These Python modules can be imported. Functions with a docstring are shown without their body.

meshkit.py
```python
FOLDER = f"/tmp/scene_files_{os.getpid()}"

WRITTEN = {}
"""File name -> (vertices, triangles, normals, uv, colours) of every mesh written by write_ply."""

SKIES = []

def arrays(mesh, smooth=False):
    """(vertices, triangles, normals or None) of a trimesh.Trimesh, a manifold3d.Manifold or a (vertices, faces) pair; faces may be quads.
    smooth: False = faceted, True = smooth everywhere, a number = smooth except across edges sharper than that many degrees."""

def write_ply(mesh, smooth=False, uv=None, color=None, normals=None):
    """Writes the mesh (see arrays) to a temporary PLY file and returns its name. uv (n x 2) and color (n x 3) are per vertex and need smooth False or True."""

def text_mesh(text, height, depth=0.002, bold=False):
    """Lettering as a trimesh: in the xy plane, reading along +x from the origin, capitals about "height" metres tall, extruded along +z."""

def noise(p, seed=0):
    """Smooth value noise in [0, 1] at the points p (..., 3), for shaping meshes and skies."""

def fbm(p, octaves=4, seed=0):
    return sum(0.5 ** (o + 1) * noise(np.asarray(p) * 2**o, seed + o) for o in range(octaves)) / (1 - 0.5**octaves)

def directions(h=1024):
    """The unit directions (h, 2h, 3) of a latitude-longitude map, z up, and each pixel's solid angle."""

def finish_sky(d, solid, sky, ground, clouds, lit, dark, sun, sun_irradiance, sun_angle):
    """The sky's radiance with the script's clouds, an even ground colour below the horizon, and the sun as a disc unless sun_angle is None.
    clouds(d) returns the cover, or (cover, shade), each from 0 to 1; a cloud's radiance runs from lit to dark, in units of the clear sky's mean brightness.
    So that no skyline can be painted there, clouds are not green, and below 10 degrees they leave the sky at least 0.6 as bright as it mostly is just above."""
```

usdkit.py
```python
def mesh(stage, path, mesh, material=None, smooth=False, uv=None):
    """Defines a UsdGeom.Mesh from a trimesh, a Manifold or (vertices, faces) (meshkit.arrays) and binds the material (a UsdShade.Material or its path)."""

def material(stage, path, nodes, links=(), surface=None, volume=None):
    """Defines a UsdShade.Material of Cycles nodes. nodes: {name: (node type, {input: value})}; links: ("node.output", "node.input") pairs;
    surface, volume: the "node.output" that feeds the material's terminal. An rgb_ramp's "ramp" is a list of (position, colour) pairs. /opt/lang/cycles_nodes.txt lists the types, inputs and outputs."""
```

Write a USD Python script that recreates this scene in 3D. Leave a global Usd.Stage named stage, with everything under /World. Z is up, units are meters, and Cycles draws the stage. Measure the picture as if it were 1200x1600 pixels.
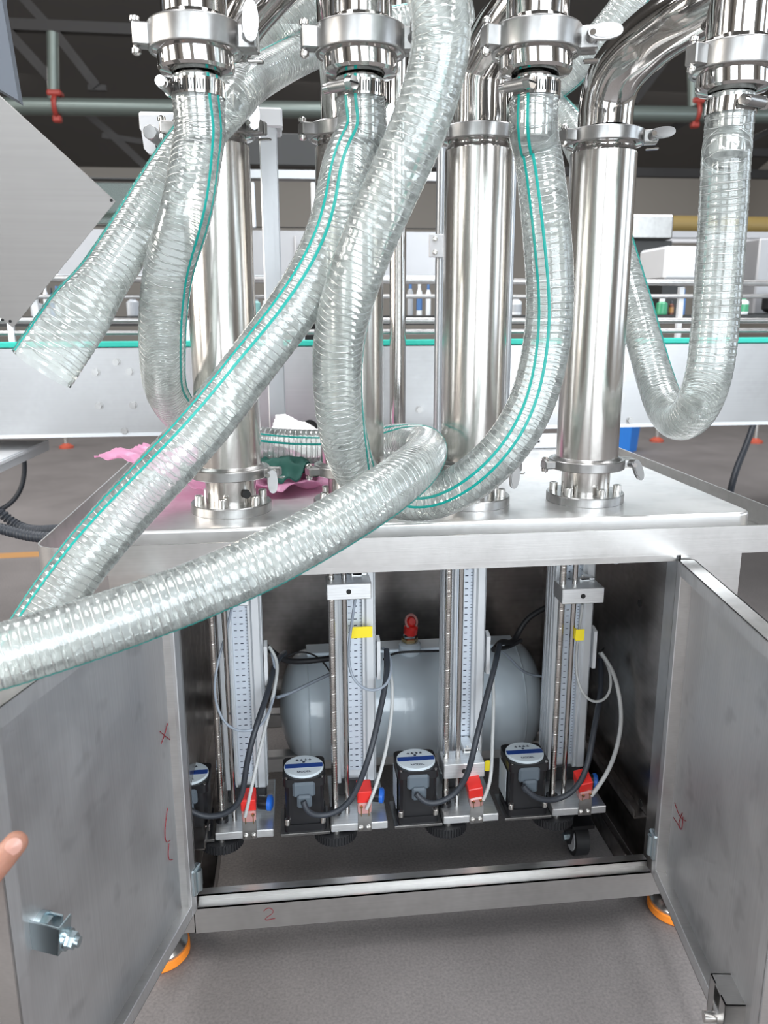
import math, random
import numpy as np, trimesh, usdkit, meshkit
from pxr import Usd, UsdGeom, UsdLux, Gf, Sdf, UsdShade
from scipy.interpolate import CubicSpline
from scipy.spatial import ConvexHull
random.seed(7); rng = np.random.default_rng(7)
stage = Usd.Stage.CreateInMemory()
UsdGeom.SetStageUpAxis(stage, 'Z'); UsdGeom.SetStageMetersPerUnit(stage, 1.0)
UsdGeom.Xform.Define(stage, '/World'); UsdGeom.Scope.Define(stage, '/World/Looks')
A = lambda *v: np.array(v, float)

# ------------------------------------------------------------------ camera
CAM = A(-.17335, -.94373, .85700); YAW, PITCH, ROLL, FPX = .111576, -.235301, -.003004, 1269.96
FW = A(math.sin(YAW)*math.cos(PITCH), math.cos(YAW)*math.cos(PITCH), math.sin(PITCH))
_r = A(math.cos(YAW), -math.sin(YAW), 0); _u = np.cross(_r, FW)
RT = _r*math.cos(ROLL)+_u*math.sin(ROLL); UP = -_r*math.sin(ROLL)+_u*math.cos(ROLL)
HA = 7.2
cam = UsdGeom.Camera.Define(stage, '/World/camera')
cam.CreateHorizontalApertureAttr(HA); cam.CreateVerticalApertureAttr(HA*1600/1200)
cam.CreateFocalLengthAttr(FPX/1200*HA); cam.CreateFStopAttr(2.2); cam.CreateFocusDistanceAttr(1.02)
cam.CreateClippingRangeAttr(Gf.Vec2f(.02, 200))
cam.AddTransformOp().Set(Gf.Matrix4d(*RT, 0, *UP, 0, *(-FW), 0, *CAM, 1))
EXPOSURE = 0.0
cam.CreateExposureAttr(EXPOSURE)

def at(px, py, d=None, x=None, y=None, z=None):
    """the world point seen at a pixel, at optical depth d or on a plane x / y / z"""
    v = FW+RT*(px-600)/FPX-UP*(py-800)/FPX
    if d is not None: return CAM+v*d
    for i, q in enumerate((x, y, z)):
        if q is not None: return CAM+v*(q-CAM[i])/v[i]

# ------------------------------------------------------------------ lights: the hall's windows, roof lights and tubes
def rect(name, pos, target, w, h, power, color=(1, 1, 1)):
    L = UsdLux.RectLight.Define(stage, '/World/'+name)
    L.CreateWidthAttr(w); L.CreateHeightAttr(h); L.CreateIntensityAttr(power); L.CreateColorAttr(Gf.Vec3f(*color))
    z = A(*pos)-A(*target); z /= np.linalg.norm(z)
    up = A(0, 0, 1) if abs(z[2]) < .9 else A(0, 1, 0)
    x = np.cross(up, z); x /= np.linalg.norm(x); y = np.cross(z, x)
    L.AddTransformOp().Set(Gf.Matrix4d(*x, 0, *y, 0, *z, 0, *pos, 1))
DAY, WARM = (.86, .94, 1.0), (1.0, .955, .89)
rect('window_daylight', (-2.6, -5.67, 2.0), (-2.6, 0, 2.0), 2.6, 3.6, 4.6, DAY)
rect('window_daylight_001', (1.8, -5.67, 2.0), (1.8, 0, 2.0), 4.3, 3.6, 8.4, DAY)
for i, y in enumerate((-2.6, .6)):
    rect('side_window_daylight' + ('_%03d' % i if i else ''), (6.47, y, 2.1), (0, y, 2.1), 2.0, 2.6, 4.2, (.76, .88, 1))
    rect('far_window_daylight' + ('_%03d' % i if i else ''), (-6.47, y, 2.1), (0, y, 2.1), 2.0, 2.6, 14.0, WARM)
for i, (x, y) in enumerate([(-2.4, -2.5), (2.4, -2.5), (-2.4, 1.8), (2.4, 2.2), (0.2, -.6), (.6, 2.8)]):
    rect('skylight' + ('_%03d' % i if i else ''), (x, y, 4.55), (x, y, 0), 1.0, 2.4, 12.0, (.97, .98, 1))
for i, x in enumerate((-3.5, .5, 4.5)):
    rect('roof_light' + ('_%03d' % i if i else ''), (x, 8.6, 3.4), (x, 8.6, 0), 1.2, .8, 10.0, (1, .97, .93))

# ------------------------------------------------------------------ materials
def mat(name, nodes, links=(), surface='p.BSDF', volume=None):
    return usdkit.material(stage, '/World/Looks/'+name, nodes, links, surface=surface, volume=volume)
def plain(name, c, rough=.5, metal=0, **k):
    return mat(name, {'p': ('principled_bsdf', dict(base_color=c, roughness=rough, metallic=metal, **k))})
def brushed(name, c, rough=.22, var=.1, stretch=(300, 300, 3), bump=.05, tint=.08, spots=0):
    """brushed sheet metal: grain drawn out along one axis, patchy smudges in the roughness"""
    c = np.array(c)
    n = {'t': ('texture_coordinate', {}), 'm': ('mapping', {'scale': stretch}),
         'n': ('noise_texture', {'scale': 1.0, 'detail': 3.0}), 'n2': ('noise_texture', {'scale': 9.0, 'detail': 4.0, 'roughness': .6}),
         'r': ('rgb_ramp', {'ramp': [(.3, tuple(c*(1-tint))), (.7, tuple(np.minimum(c*(1+tint), 1)))]}),
         'r2': ('rgb_ramp', {'ramp': [(.35, (rough-var*.5,)*3), (.7, (rough+var,)*3)]}),
         'b': ('bump', {'strength': bump, 'distance': .002}),
         'p': ('principled_bsdf', {'metallic': 1.0})}
    l = [('t.object', 'm.vector'), ('m.vector', 'n.vector'), ('n.fac', 'r.fac'), ('t.object', 'n2.vector'), ('n2.fac', 'r2.fac'),
         ('r2.color', 'p.roughness'), ('n.fac', 'b.height'), ('b.normal', 'p.normal')]
    if spots:
        n['n3'] = ('noise_texture', {'scale': 24.0, 'detail': 2.0}); n['r3'] = ('rgb_ramp', {'ramp': [(.60, (1, 1, 1)), (.74, (1-spots,)*3)]})
        n['mx'] = ('mix', {'mix_type': 'multiply', 'fac': 1.0})
        l += [('t.object', 'n3.vector'), ('n3.fac', 'r3.fac'), ('r.color', 'mx.color1'), ('r3.color', 'mx.color2'), ('mx.color', 'p.base_color')]
    else:
        l.append(('r.color', 'p.base_color'))
    return mat(name, n, l)
M = {}
M['pillar'] = plain('satin_steel_tube', (.66, .635, .605), .19, 1)
M['polish'] = plain('polished_steel', (.60, .585, .57), .08, 1)
M['cast'] = brushed('clamp_steel', (.40, .395, .39), .3, .06, (60, 60, 60), .06)
M['sheet_x'] = brushed('brushed_sheet', (.62, .61, .60), .32, .05, (4, 900, 900), .03, tint=.04)
M['conveyor'] = brushed('conveyor_sheet', (.40, .40, .405), .36, .05, (3, 600, 600), .02, tint=.03)
M['table'] = brushed('table_sheet', (.80, .795, .79), .36, .06, (3, 800, 800), .02, tint=.03, spots=.10)
M['door'] = brushed('door_sheet', (.70, .70, .71), .5, .08, (500, 500, 6), .03, tint=.04, spots=.16)
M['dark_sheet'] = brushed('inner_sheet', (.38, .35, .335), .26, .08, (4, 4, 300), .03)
M['alu'] = plain('anodised_aluminium', (.74, .77, .80), .36, .55)
M['alu_block'] = brushed('milled_aluminium', (.78, .79, .80), .45, .05, (40, 700, 700), .02)
M['white_plate'] = plain('white_coated_plate', (.66, .67, .69), .4)
M['wing'] = plain('cast_wing_nut', (.47, .465, .465), .35, 1)
M['cover'] = plain('blue_grey_sheet', (.10, .115, .14), .55, .1)
M['alu_post'] = plain('grey_aluminium_post', (.42, .43, .445), .36, .85)
M['zinc'] = plain('blue_zinc', (.58, .68, .72), .24, 1)
M['screw'] = plain('bright_screw', (.82, .80, .77), .25, 1)
M['black'] = plain('black_motor_enamel', (.012, .012, .014), .32)
M['rubber'] = plain('black_rubber', (.015, .015, .017), .55)
M['cable_dark'] = plain('dark_cable_jacket', (.03, .035, .045), .45)
M['cable_grey'] = plain('grey_cable_jacket', (.48, .49, .49), .45)
M['cable_blue'] = plain('thin_grey_blue_cable', (.30, .34, .40), .4)
M['grey_plastic'] = plain('grey_plastic', (.10, .125, .15), .5)
M['label_white'] = plain('label_silver', (.62, .69, .74), .35)
M['label_blue'] = plain('label_blue', (.012, .05, .25), .4)
M['ink'] = plain('label_ink', (.03, .04, .07), .5)
M['red'] = plain('red_plastic', (.72, .03, .025), .3)
M['red_marker'] = plain('red_marker', (.22, .02, .03), .7)
M['blue_plastic'] = plain('blue_plastic', (.02, .14, .6), .35)
M['yellow'] = plain('yellow_tag', (.9, .72, .02), .5)
M['brass'] = plain('brass', (.75, .55, .28), .25, 1)
M['orange'] = plain('orange_rubber', (.95, .28, .03), .5)
M['tank'] = plain('tank_grey_enamel', (.70, .79, .86), .2, 0, coat_weight=.3)
M['ruler'] = plain('ruler_silver', (.66, .72, .80), .45, .4)
M['hole'] = plain('dark_bore', (.008, .008, .008), .7)
M['teal'] = plain('teal_stripe', (.0, .30, .26), .35)
M['belt'] = plain('teal_belt', (.02, .5, .4), .5)
M['wire'] = plain('coil_wire', (.60, .62, .61), .25, .75)
M['pink'] = mat('pink_film', {'p': ('principled_bsdf', {'base_color': (.86, .48, .68), 'roughness': .3}), 't': ('transparent_bsdf', {'color': (1, .8, .9)}),
                              'tr': ('translucent_bsdf', {'color': (.9, .5, .7)}), 'm': ('mix_closure', {'fac': .35}), 'm2': ('mix_closure', {'fac': .25})},
                [('p.BSDF', 'm.closure1'), ('tr.BSDF', 'm.closure2'), ('m.closure', 'm2.closure1'), ('t.BSDF', 'm2.closure2')], 'm2.closure')
M['green_cloth'] = plain('dark_green_cloth', (.01, .09, .07), .7)
M['paper'] = plain('white_paper', (.85, .83, .84), .6)
M['skin'] = plain('skin', (.34, .165, .115), .5, 0, subsurface_weight=.15, subsurface_radius=(.01, .004, .002), subsurface_scale=.5)
M['nail'] = plain('fingernail', (.50, .27, .22), .35)
M['clear_red'] = plain('clear_pink_plastic', (.80, .42, .40), .15, 0, transmission_weight=.4)
M['bin'] = plain('bright_blue_plastic', (.02, .2, .68), .4)
M['red_pad'] = plain('rust_red_rubber', (.5, .09, .05), .6)
M['truss'] = plain('dark_painted_steel', (.018, .016, .016), .6)
M['pipe_grey'] = plain('greenish_galvanised_pipe', (.16, .19, .175), .35, .5)
M['pipe_yellow'] = plain('ochre_pipe', (.22, .155, .05), .5)
M['clamp_red'] = plain('red_pipe_clamp', (.30, .035, .025), .5)
M['wall'] = plain('beige_grey_wall', (.33, .31, .285), .8)
M['ceil'] = plain('dark_ceiling', (.10, .094, .089), .85)
M['plate'] = brushed('aluminium_plate', (.36, .348, .34), .5, .1, (5, 300, 300), .02, tint=.03, spots=.0)
M['machine_grey'] = plain('machine_light_grey', (.44, .44, .455), .4, .3)
M['machine_dark'] = plain('machine_dark', (.03, .03, .03), .5)
M['glass'] = mat('tinted_glass', {'t': ('transparent_bsdf', {'color': (.62, .72, .70)}), 'g': ('glossy_bsdf', {'roughness': .03}), 'f': ('fresnel', {'IOR': 1.45}), 'm': ('mix_closure', {})},
                 [('f.fac', 'm.fac'), ('t.BSDF', 'm.closure1'), ('g.BSDF', 'm.closure2')], 'm.closure')
M['floor'] = mat('concrete_floor', {
    't': ('texture_coordinate', {}), 'n': ('noise_texture', {'scale': 3.0, 'detail': 6.0, 'roughness': .65}), 'n2': ('noise_texture', {'scale': 260.0, 'detail': 2.0}),
    'r': ('rgb_ramp', {'ramp': [(.3, (.165, .151, .148)), (.7, (.225, .207, .203))]}), 'r2': ('rgb_ramp', {'ramp': [(.3, (.84, .84, .84)), (.5, (1, 1, 1)), (.7, (1.14, 1.13, 1.12))]}),
    'x': ('mix', {'mix_type': 'multiply', 'fac': 1.0}), 'r3': ('rgb_ramp', {'ramp': [(.3, (.62,)*3), (.7, (.82,)*3)]}),
    'b': ('bump', {'strength': .0, 'distance': .001}), 'p': ('principled_bsdf', {'specular_ior_level': .3})},
    [('t.object', 'n.vector'), ('t.object', 'n2.vector'), ('n.fac', 'r.fac'), ('n2.fac', 'r2.fac'), ('r.color', 'x.color1'), ('r2.color', 'x.color2'), ('x.color', 'p.base_color'),
     ('n.fac', 'r3.fac'), ('r3.color', 'p.roughness'), ('n2.fac', 'b.height'), ('b.normal', 'p.normal')])
def pvc(name, tint, haze, seed):
    return mat(name, {
        't': ('texture_coordinate', {}), 'mp': ('mapping', {'location': (seed, seed, 0)}),
        'n': ('noise_texture', {'scale': 95.0, 'detail': 2.0}), 'n2': ('noise_texture', {'scale': 70.0, 'detail': 1.0, 'distortion': .5}),
        'b': ('bump', {'strength': .24, 'distance': .0018}),
        'g': ('glossy_bsdf', {'color': (1, 1, 1), 'roughness': .07}), 'tr': ('transparent_bsdf', {'color': tint}),
        'd': ('diffuse_bsdf', {'color': (.90, .95, .93)}), 'tl': ('translucent_bsdf', {'color': (.91, .965, .95)}), 'dm': ('mix_closure', {'fac': .5}),
        'r': ('rgb_ramp', {'ramp': [(.36, (haze*.7,)*3), (.62, (min(1, haze*1.35),)*3)]}),
        'm1': ('mix_closure', {}), 'f': ('fresnel', {'IOR': 1.5}), 'fm': ('math', {'math_type': 'multiply_add', 'value2': 1.05, 'value3': .015}), 'm2': ('mix_closure', {})},
        [('t.object', 'mp.vector'), ('mp.vector', 'n.vector'), ('mp.vector', 'n2.vector'), ('n2.fac', 'b.height'), ('b.normal', 'g.normal'), ('b.normal', 'f.normal'),
         ('d.BSDF', 'dm.closure1'), ('tl.BSDF', 'dm.closure2'), ('n.fac', 'r.fac'), ('r.color', 'm1.fac'), ('tr.BSDF', 'm1.closure1'), ('dm.closure', 'm1.closure2'),
         ('f.fac', 'fm.value1'), ('fm.value', 'm2.fac'), ('m1.closure', 'm2.closure1'), ('g.BSDF', 'm2.closure2')], 'm2.closure')
M['pvc'] = pvc('clear_pvc', (.96, .99, .98), .32, 0)

# ------------------------------------------------------------------ mesh builder and scene tree helpers
def frame(d, up=(0, 0, 1)):
    d = A(*d)/np.linalg.norm(d); up = A(*up)
    if abs(d@up/np.linalg.norm(up)) > .98: up = A(0, 1, 0) if abs(d[1]) < .9 else A(1, 0, 0)
    x = np.cross(up, d); x /= np.linalg.norm(x)
    return np.stack([x, np.cross(d, x), d], 1)          # columns: x, y, axis
class MB:
    def __init__(s): s.v, s.f, s.n = [], [], 0
    def raw(s, v, f):
        v = np.asarray(v, float); f = np.asarray(f, int)
        if f.shape[1] == 4: f = np.vstack([f[:, :3], f[:, [0, 2, 3]]])
        s.v.append(v); s.f.append(f+s.n); s.n += len(v); return s
    def box(s, lo, hi, R=None, o=(0, 0, 0), ch=.0):
        """a box between two corners, edges chamfered by ch, turned by R about and moved to o"""
        lo, hi = A(*lo), A(*hi); lo, hi = np.minimum(lo, hi), np.maximum(lo, hi); c = min(ch, .3*(hi-lo).min())
        P = []
        for i in range(8):
            k = [(i >> j) & 1 for j in range(3)]; p = np.where(k, hi, lo); sg = np.where(k, -1, 1)
            if c > 0: P += [p+sg*c*(1-np.eye(3)[j]) for j in range(3)]
            else: P.append(p)
        h = ConvexHull(np.array(P)); P = np.array(P); f = h.simplices.copy()
        nn = np.cross(P[f[:, 1]]-P[f[:, 0]], P[f[:, 2]]-P[f[:, 0]]); fl = (nn*h.equations[:, :3]).sum(1) < 0; f[fl] = f[fl][:, ::-1]
        if R is not None: P = P@np.asarray(R).T
        return s.raw(P+A(*o), f)
    def cyl(s, a, b, r, r2=None, n=24, caps=True):
        a, b = A(*a), A(*b); L = np.linalg.norm(b-a); r2 = r if r2 is None else r2
        return s.lathe([(r, 0), (r2, L)], a, b-a, n, caps)
    def lathe(s, prof, o=(0, 0, 0), axis=(0, 0, 1), n=32, caps=True):
        R = frame(axis); t = np.arange(n)*2*math.pi/n; m = len(prof)
        v = np.array([[r*math.cos(q), r*math.sin(q), h] for r, h in prof for q in t])@R.T+A(*o)
        f = [(i*n+j, i*n+(j+1) % n, (i+1)*n+(j+1) % n, (i+1)*n+j) for i in range(m-1) for j in range(n)]
        s.raw(v, f)
        if caps:
            for i, rev in ((0, True), (m-1, False)):
                if prof[i][0] > 1e-6:
                    ring = v[i*n:(i+1)*n]; c = ring.mean(0)
                    s.raw(np.vstack([ring, c]), [((j+1) % n, j, n) if rev else (j, (j+1) % n, n) for j in range(n)])
        return s
    def tube(s, pts, r, n=8, caps=True, closed=False, r_fn=None):
        P = np.array(pts, float); T = np.gradient(P, axis=0) if not closed else np.roll(P, -1, 0)-np.roll(P, 1, 0)
        T /= np.linalg.norm(T, axis=1)[:, None]; X = transport(T); Y = np.cross(T, X)
        t = np.arange(n)*2*math.pi/n; m = len(P)
        rr = np.full((m, 1, 1), r) if r_fn is None else np.array(r_fn).reshape(m, 1, 1)
        V = P[:, None]+rr*(np.cos(t)[None, :, None]*X[:, None]+np.sin(t)[None, :, None]*Y[:, None])
        i = np.arange(m if closed else m-1)[:, None]; j = np.arange(n)[None]
        f = np.stack([i*n+j, i*n+(j+1) % n, ((i+1) % m)*n+(j+1) % n, ((i+1) % m)*n+j], -1).reshape(-1, 4)
        s.raw(V.reshape(-1, 3), f)
        if caps and not closed:
            for k, rev in ((0, True), (m-1, False)):
                s.raw(np.vstack([V[k], P[k]]), [((q+1) % n, q, n) if rev else (q, (q+1) % n, n) for q in range(n)])
        return s
    def prism(s, poly, o, X, Y, h):
        """a polygon (2D, on axes X and Y from o) given thickness h along X x Y"""
        from shapely.geometry import Polygon
        pg = poly if hasattr(poly, 'exterior') else Polygon(poly)
        m = trimesh.creation.extrude_polygon(pg, abs(h), engine='earcut'); X, Y = A(*X), A(*Y); Z = np.cross(X, Y)
        v = m.vertices.copy()
        if h < 0: v[:, 2] += h
        return s.raw(A(*o)+v[:, :1]*X+v[:, 1:2]*Y+v[:, 2:]*Z, m.faces)
    def tm(s, m, o=(0, 0, 0), R=None):
        v = np.array(m.vertices); v = v if R is None else v@np.asarray(R).T
        return s.raw(v+A(*o), m.faces)
    def out(s): return trimesh.Trimesh(np.vstack(s.v), np.vstack(s.f), process=False)
def transport(T):
    X = np.zeros_like(T); u = A(0, 0, 1) if abs(T[0][2]) < .9 else A(0, 1, 0)
    x = u-T[0]*(u@T[0]); X[0] = x/np.linalg.norm(x)
    for i in range(1, len(T)):
        x = X[i-1]-T[i]*(X[i-1]@T[i]); X[i] = x/np.linalg.norm(x)
    return X
def spline(pts, step=.006):
    P = np.array(pts, float); s = np.r_[0, np.cumsum(np.linalg.norm(np.diff(P, axis=0), axis=1)**.75)]
    c = CubicSpline(s, P, bc_type='natural'); q = c(np.linspace(0, s[-1], 600))
    L = np.r_[0, np.cumsum(np.linalg.norm(np.diff(q, axis=0), axis=1))]; n = max(4, int(L[-1]/step))
    t = np.linspace(0, L[-1], n)
    return np.stack([np.interp(t, L, q[:, k]) for k in range(3)], 1), t
used = {}
def path_of(parent, name):
    base = '/World' if parent is None else str(parent.GetPath())
    k = used.get((base, name), -1)+1; used[(base, name)] = k
    return base+'/'+name+('_%03d' % k if k else '')
def tag(p, label=None, cat=None, group=None, kind=None):
    for k, v in (('label', label), ('category', cat), ('group', group), ('kind', kind)):
        if v: p.SetCustomDataByKey(k, v)
    return p
def thing(name, label, cat, loc=(0, 0, 0), group=None, kind=None):
    x = UsdGeom.Xform.Define(stage, path_of(None, name)); x.AddTranslateOp().Set(Gf.Vec3d(*map(float, loc)))
    p = x.GetPrim()
    ORG[str(p.GetPath())] = A(*loc)
    return tag(p, label, cat, group, kind)
ORG = {}
def obj(name, mb, m, parent=None, smooth=30, label=None, cat=None, group=None, kind=None):
    """one mesh; points are given in world coordinates and stored relative to the thing's base"""
    p = path_of(parent, name); t = mb.out() if isinstance(mb, MB) else mb
    o = ORG.get('/'.join(p.split('/')[:3]), A(0, 0, 0)) if parent is not None else A(0, 0, 0)
    if parent is not None: t = trimesh.Trimesh(np.array(t.vertices)-o, t.faces, process=False)
    g = usdkit.mesh(stage, p, t, M[m] if isinstance(m, str) else m, smooth=smooth).GetPrim()
    return tag(g, label, cat, group, kind)

# ================================================================== the hall
def structure(name, mb, m, label=None): return obj(name, mb, m, None, label=label, kind='structure')
structure('floor', MB().box((-7, -6, -.08), (8, 11.2, 0)), 'floor', 'grey speckled concrete workshop floor')
structure('wall_back', MB().box((-7, 11, 0), (8, 11.2, 3.4)), 'wall', 'beige grey far wall of the workshop')
structure('wall_left', MB().box((-6.7, -6, 0), (-6.5, 11, 5)), 'wall', 'beige grey side wall of the workshop')
structure('wall_right', MB().box((6.5, -6, 0), (6.7, 11, 5)), 'wall', 'beige grey side wall near the right of the workshop')
structure('wall_front', MB().box((-6.5, -5.9, 0), (6.5, -5.7, 5)), 'wall', 'beige grey wall behind the viewer')
structure('ceiling', MB().prism([(-5.9, 4.7), (4.5, 4.7), (11.1, 2.78), (11.1, 3.0), (4.5, 4.9), (-5.9, 4.9)], (-6.6, 0, 0), (0, 1, 0), (0, 0, 1), 13.2), 'ceil', 'dark sloping underside of the workshop roof')

M['frame'] = plain('dark_window_frame', (.06, .06, .06), .5)
def window(n, c, u, w, h, cols):
    c, u = A(*c), A(*u); m = MB(); R_ = np.stack([u, A(0, 0, 1), np.cross(u, A(0, 0, 1))], 1)
    for q in (-1, 1): m.box((q*w/2-.05, -h/2-.05, -.03), (q*w/2+.05, h/2+.05, .06), R_, c).box((-w/2, q*h/2-.05, -.03), (w/2, q*h/2+.05, .06), R_, c)
    for k in range(1, cols): m.box((-w/2+w*k/cols-.03, -h/2, .005), (-w/2+w*k/cols+.03, h/2, .05), R_, c)
    m.box((-w/2, -.03, .005), (w/2, .03, .05), R_, c)
    structure('window_%d' % n, m, 'frame', 'dark window frame in the workshop wall, number of panes '+str(cols*2))
window(1, (-2.6, -5.67, 2), (-1, 0, 0), 2.6, 3.6, 2); window(2, (1.8, -5.67, 2), (-1, 0, 0), 4.3, 3.6, 3)
for k, y in enumerate((-2.6, .6)): window(3+k, (6.47, y, 2.1), (0, -1, 0), 2.0, 2.6, 2); window(5+k, (-6.47, y, 2.1), (0, 1, 0), 2.0, 2.6, 2)

M['tape'] = plain('worn_floor_tape', (.42, .22, .08), .8)
q = [at(a, b, z=0) for a, b in ((-160, 872), (150, 858), (150, 866), (-160, 880))]
structure('floor_marking', MB().prism([(v[0], v[1]) for v in q], (0, 0, .0002), (1, 0, 0), (0, 1, 0), .0008), 'tape', 'worn orange floor line at the left')

def bar(mb, a, b, w, h=None):
    """a straight square bar between two points"""
    a, b = A(*a), A(*b); R = frame(b-a); h = h or w
    return mb.box((-w/2, -h/2, 0), (w/2, h/2, np.linalg.norm(b-a)), R, a)
Yt = 6.0
tr = thing('roof_truss', 'dark steel roof truss of chords and slanted braces in the gloom behind the machine', 'roof truss', at(120, 45, y=Yt))
def truss_bar(name, p, q, w, y=Yt): obj(name, bar(MB(), at(*p, y=y), at(*q, y=y), w), 'truss', tr)
truss_bar('chord', (-200, 30), (560, 62), .075)
truss_bar('brace', (15, 52), (88, 132), .07); truss_bar('brace', (84, 48), (152, 136), .065); truss_bar('brace', (30, -10), (80, 45), .06)
truss_bar('foot_plate', (138, 137), (166, 138), .04)
truss_bar('brace', (128, 172), (190, 222), .05); truss_bar('brace', (176, 212), (236, 268), .055); truss_bar('brace', (160, 212), (222, 222), .04)
truss_bar('chord', (880, 268), (1400, 276), .07, 6.3); truss_bar('brace', (988, 160), (1062, 62), .07); truss_bar('brace', (1040, 206), (1075, 188), .06)
truss_bar('brace', (1160, 225), (1200, 205), .04); truss_bar('chord', (1160, 238), (1420, 248), .06)
Yp = 5.6
pp = thing('overhead_pipe', 'long greenish galvanised pipe hung under the roof across the background', 'pipe', at(600, 168, y=Yp))
obj('pipe_run', MB().cyl(at(-300, 162, y=Yp), at(1500, 184, y=Yp), .058), 'pipe_grey', pp)
for i, x in enumerate((84, 1083)):
    yy = 165+x*.0105
    obj('hanger', MB().cyl(at(x, yy-10, y=Yp), at(x-2, yy-115, y=Yp), .04), 'pipe_grey', pp)
    m = MB(); P0 = at(x+4, yy, y=Yp)
    t = np.linspace(0, 2*math.pi, 25)[:-1]
    m.tube([P0+A(0, .066*math.cos(q), .066*math.sin(q)) for q in t], .018, 6, closed=True)
    m.box((-.05, -.05, .06), (.05, .05, .10), o=P0, ch=.01); m.box((-.03, -.03, -.11), (.03, .03, -.06), o=P0, ch=.01)
    obj('pipe_clamp', m, 'clamp_red', pp, label='red pipe clamp')

# ---- machine behind the conveyor
Yb = 1.75
bm = thing('packing_machine', 'light grey machine frame with panel and tinted window behind the conveyor rails', 'machine', (0, Yb, 0))
def panel(name, p, q, m, y=Yb, t=.02, parent=bm, **k):
    a, b = at(*p, y=y), at(*q, y=y)
    return obj(name, MB().box((a[0], y, a[2]), (b[0], y+t, b[2]), ch=.002), m, parent, **k)
pn = panel('front_panel', (84, 357), (735, 431), 'machine_grey')
panel('trim_strip', (84, 352), (735, 357), 'machine_dark'); panel('lower_trim', (84, 428), (735, 436), 'alu', t=.05)
panel('top_bar', (385, 264), (735, 284), 'alu_post', t=.05); panel('valance', (300, 205), (735, 263), 'machine_dark', y=Yb+.03)
for x0 in (392, 486, 728): panel('upright', (x0, 284), (x0+8, 356), 'alu', t=.04)
panel('window_pane', (120, 284), (392, 352), 'glass', t=.006, y=Yb+.012)
panel('upright', (112, 284), (120, 356), 'alu', t=.04); panel('top_bar', (112, 276), (392, 284), 'machine_dark', t=.04)
for x0 in (470,): 
    h = panel('hinge', (x0-10, 368), (x0+14, 402), 'machine_grey', y=Yb-.02); c = at(x0+2, 384, y=Yb-.02)
    obj('hinge_knob', MB().cyl(c, c+A(0, -.015, 0), .014), 'machine_grey', h)
for x0 in (350, 560):
    a = at(x0, 432, y=Yb+.02); obj('leg', MB().box((a[0]-.02, Yb, 0), (a[0]+.02, Yb+.04, a[2])), 'machine_dark', bm)

# ---- right-hand background
Yr = 1.9; zs = at(640, 493, y=1.35)[2]
st = thing('conveyor_head_box', 'brushed steel box end with dark underside beside the ochre pipe', 'machine box', at(1018, 400, y=Yr))
a, b = at(930, 334, y=Yr), at(1051, 374, y=Yr)
obj('steel_hood', MB().box((a[0], Yr, b[2]), (b[0], Yr+.35, a[2]), ch=.006), 'cast', st)
a, b = at(935, 375, y=Yr+.03), at(1046, 430, y=Yr+.03)
obj('lower_body', MB().box((a[0], Yr+.03, zs+.0005), (b[0], Yr+.33, a[2])), 'machine_dark', st)
yp = thing('ochre_pipe', 'thick ochre painted pipe running across the right background', 'pipe', at(1150, 352, y=4.4))
obj('pipe_run', MB().cyl(at(930, 350, y=4.4), at(1420, 356, y=4.4), .058), 'pipe_yellow', yp)
wb = thing('control_box', 'white sheet metal box standing behind the guide rails on the right', 'box', at(1064, 440, y=1.9))
a, b = at(1041, 384, y=1.6), at(1092, 437, y=1.6)
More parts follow.
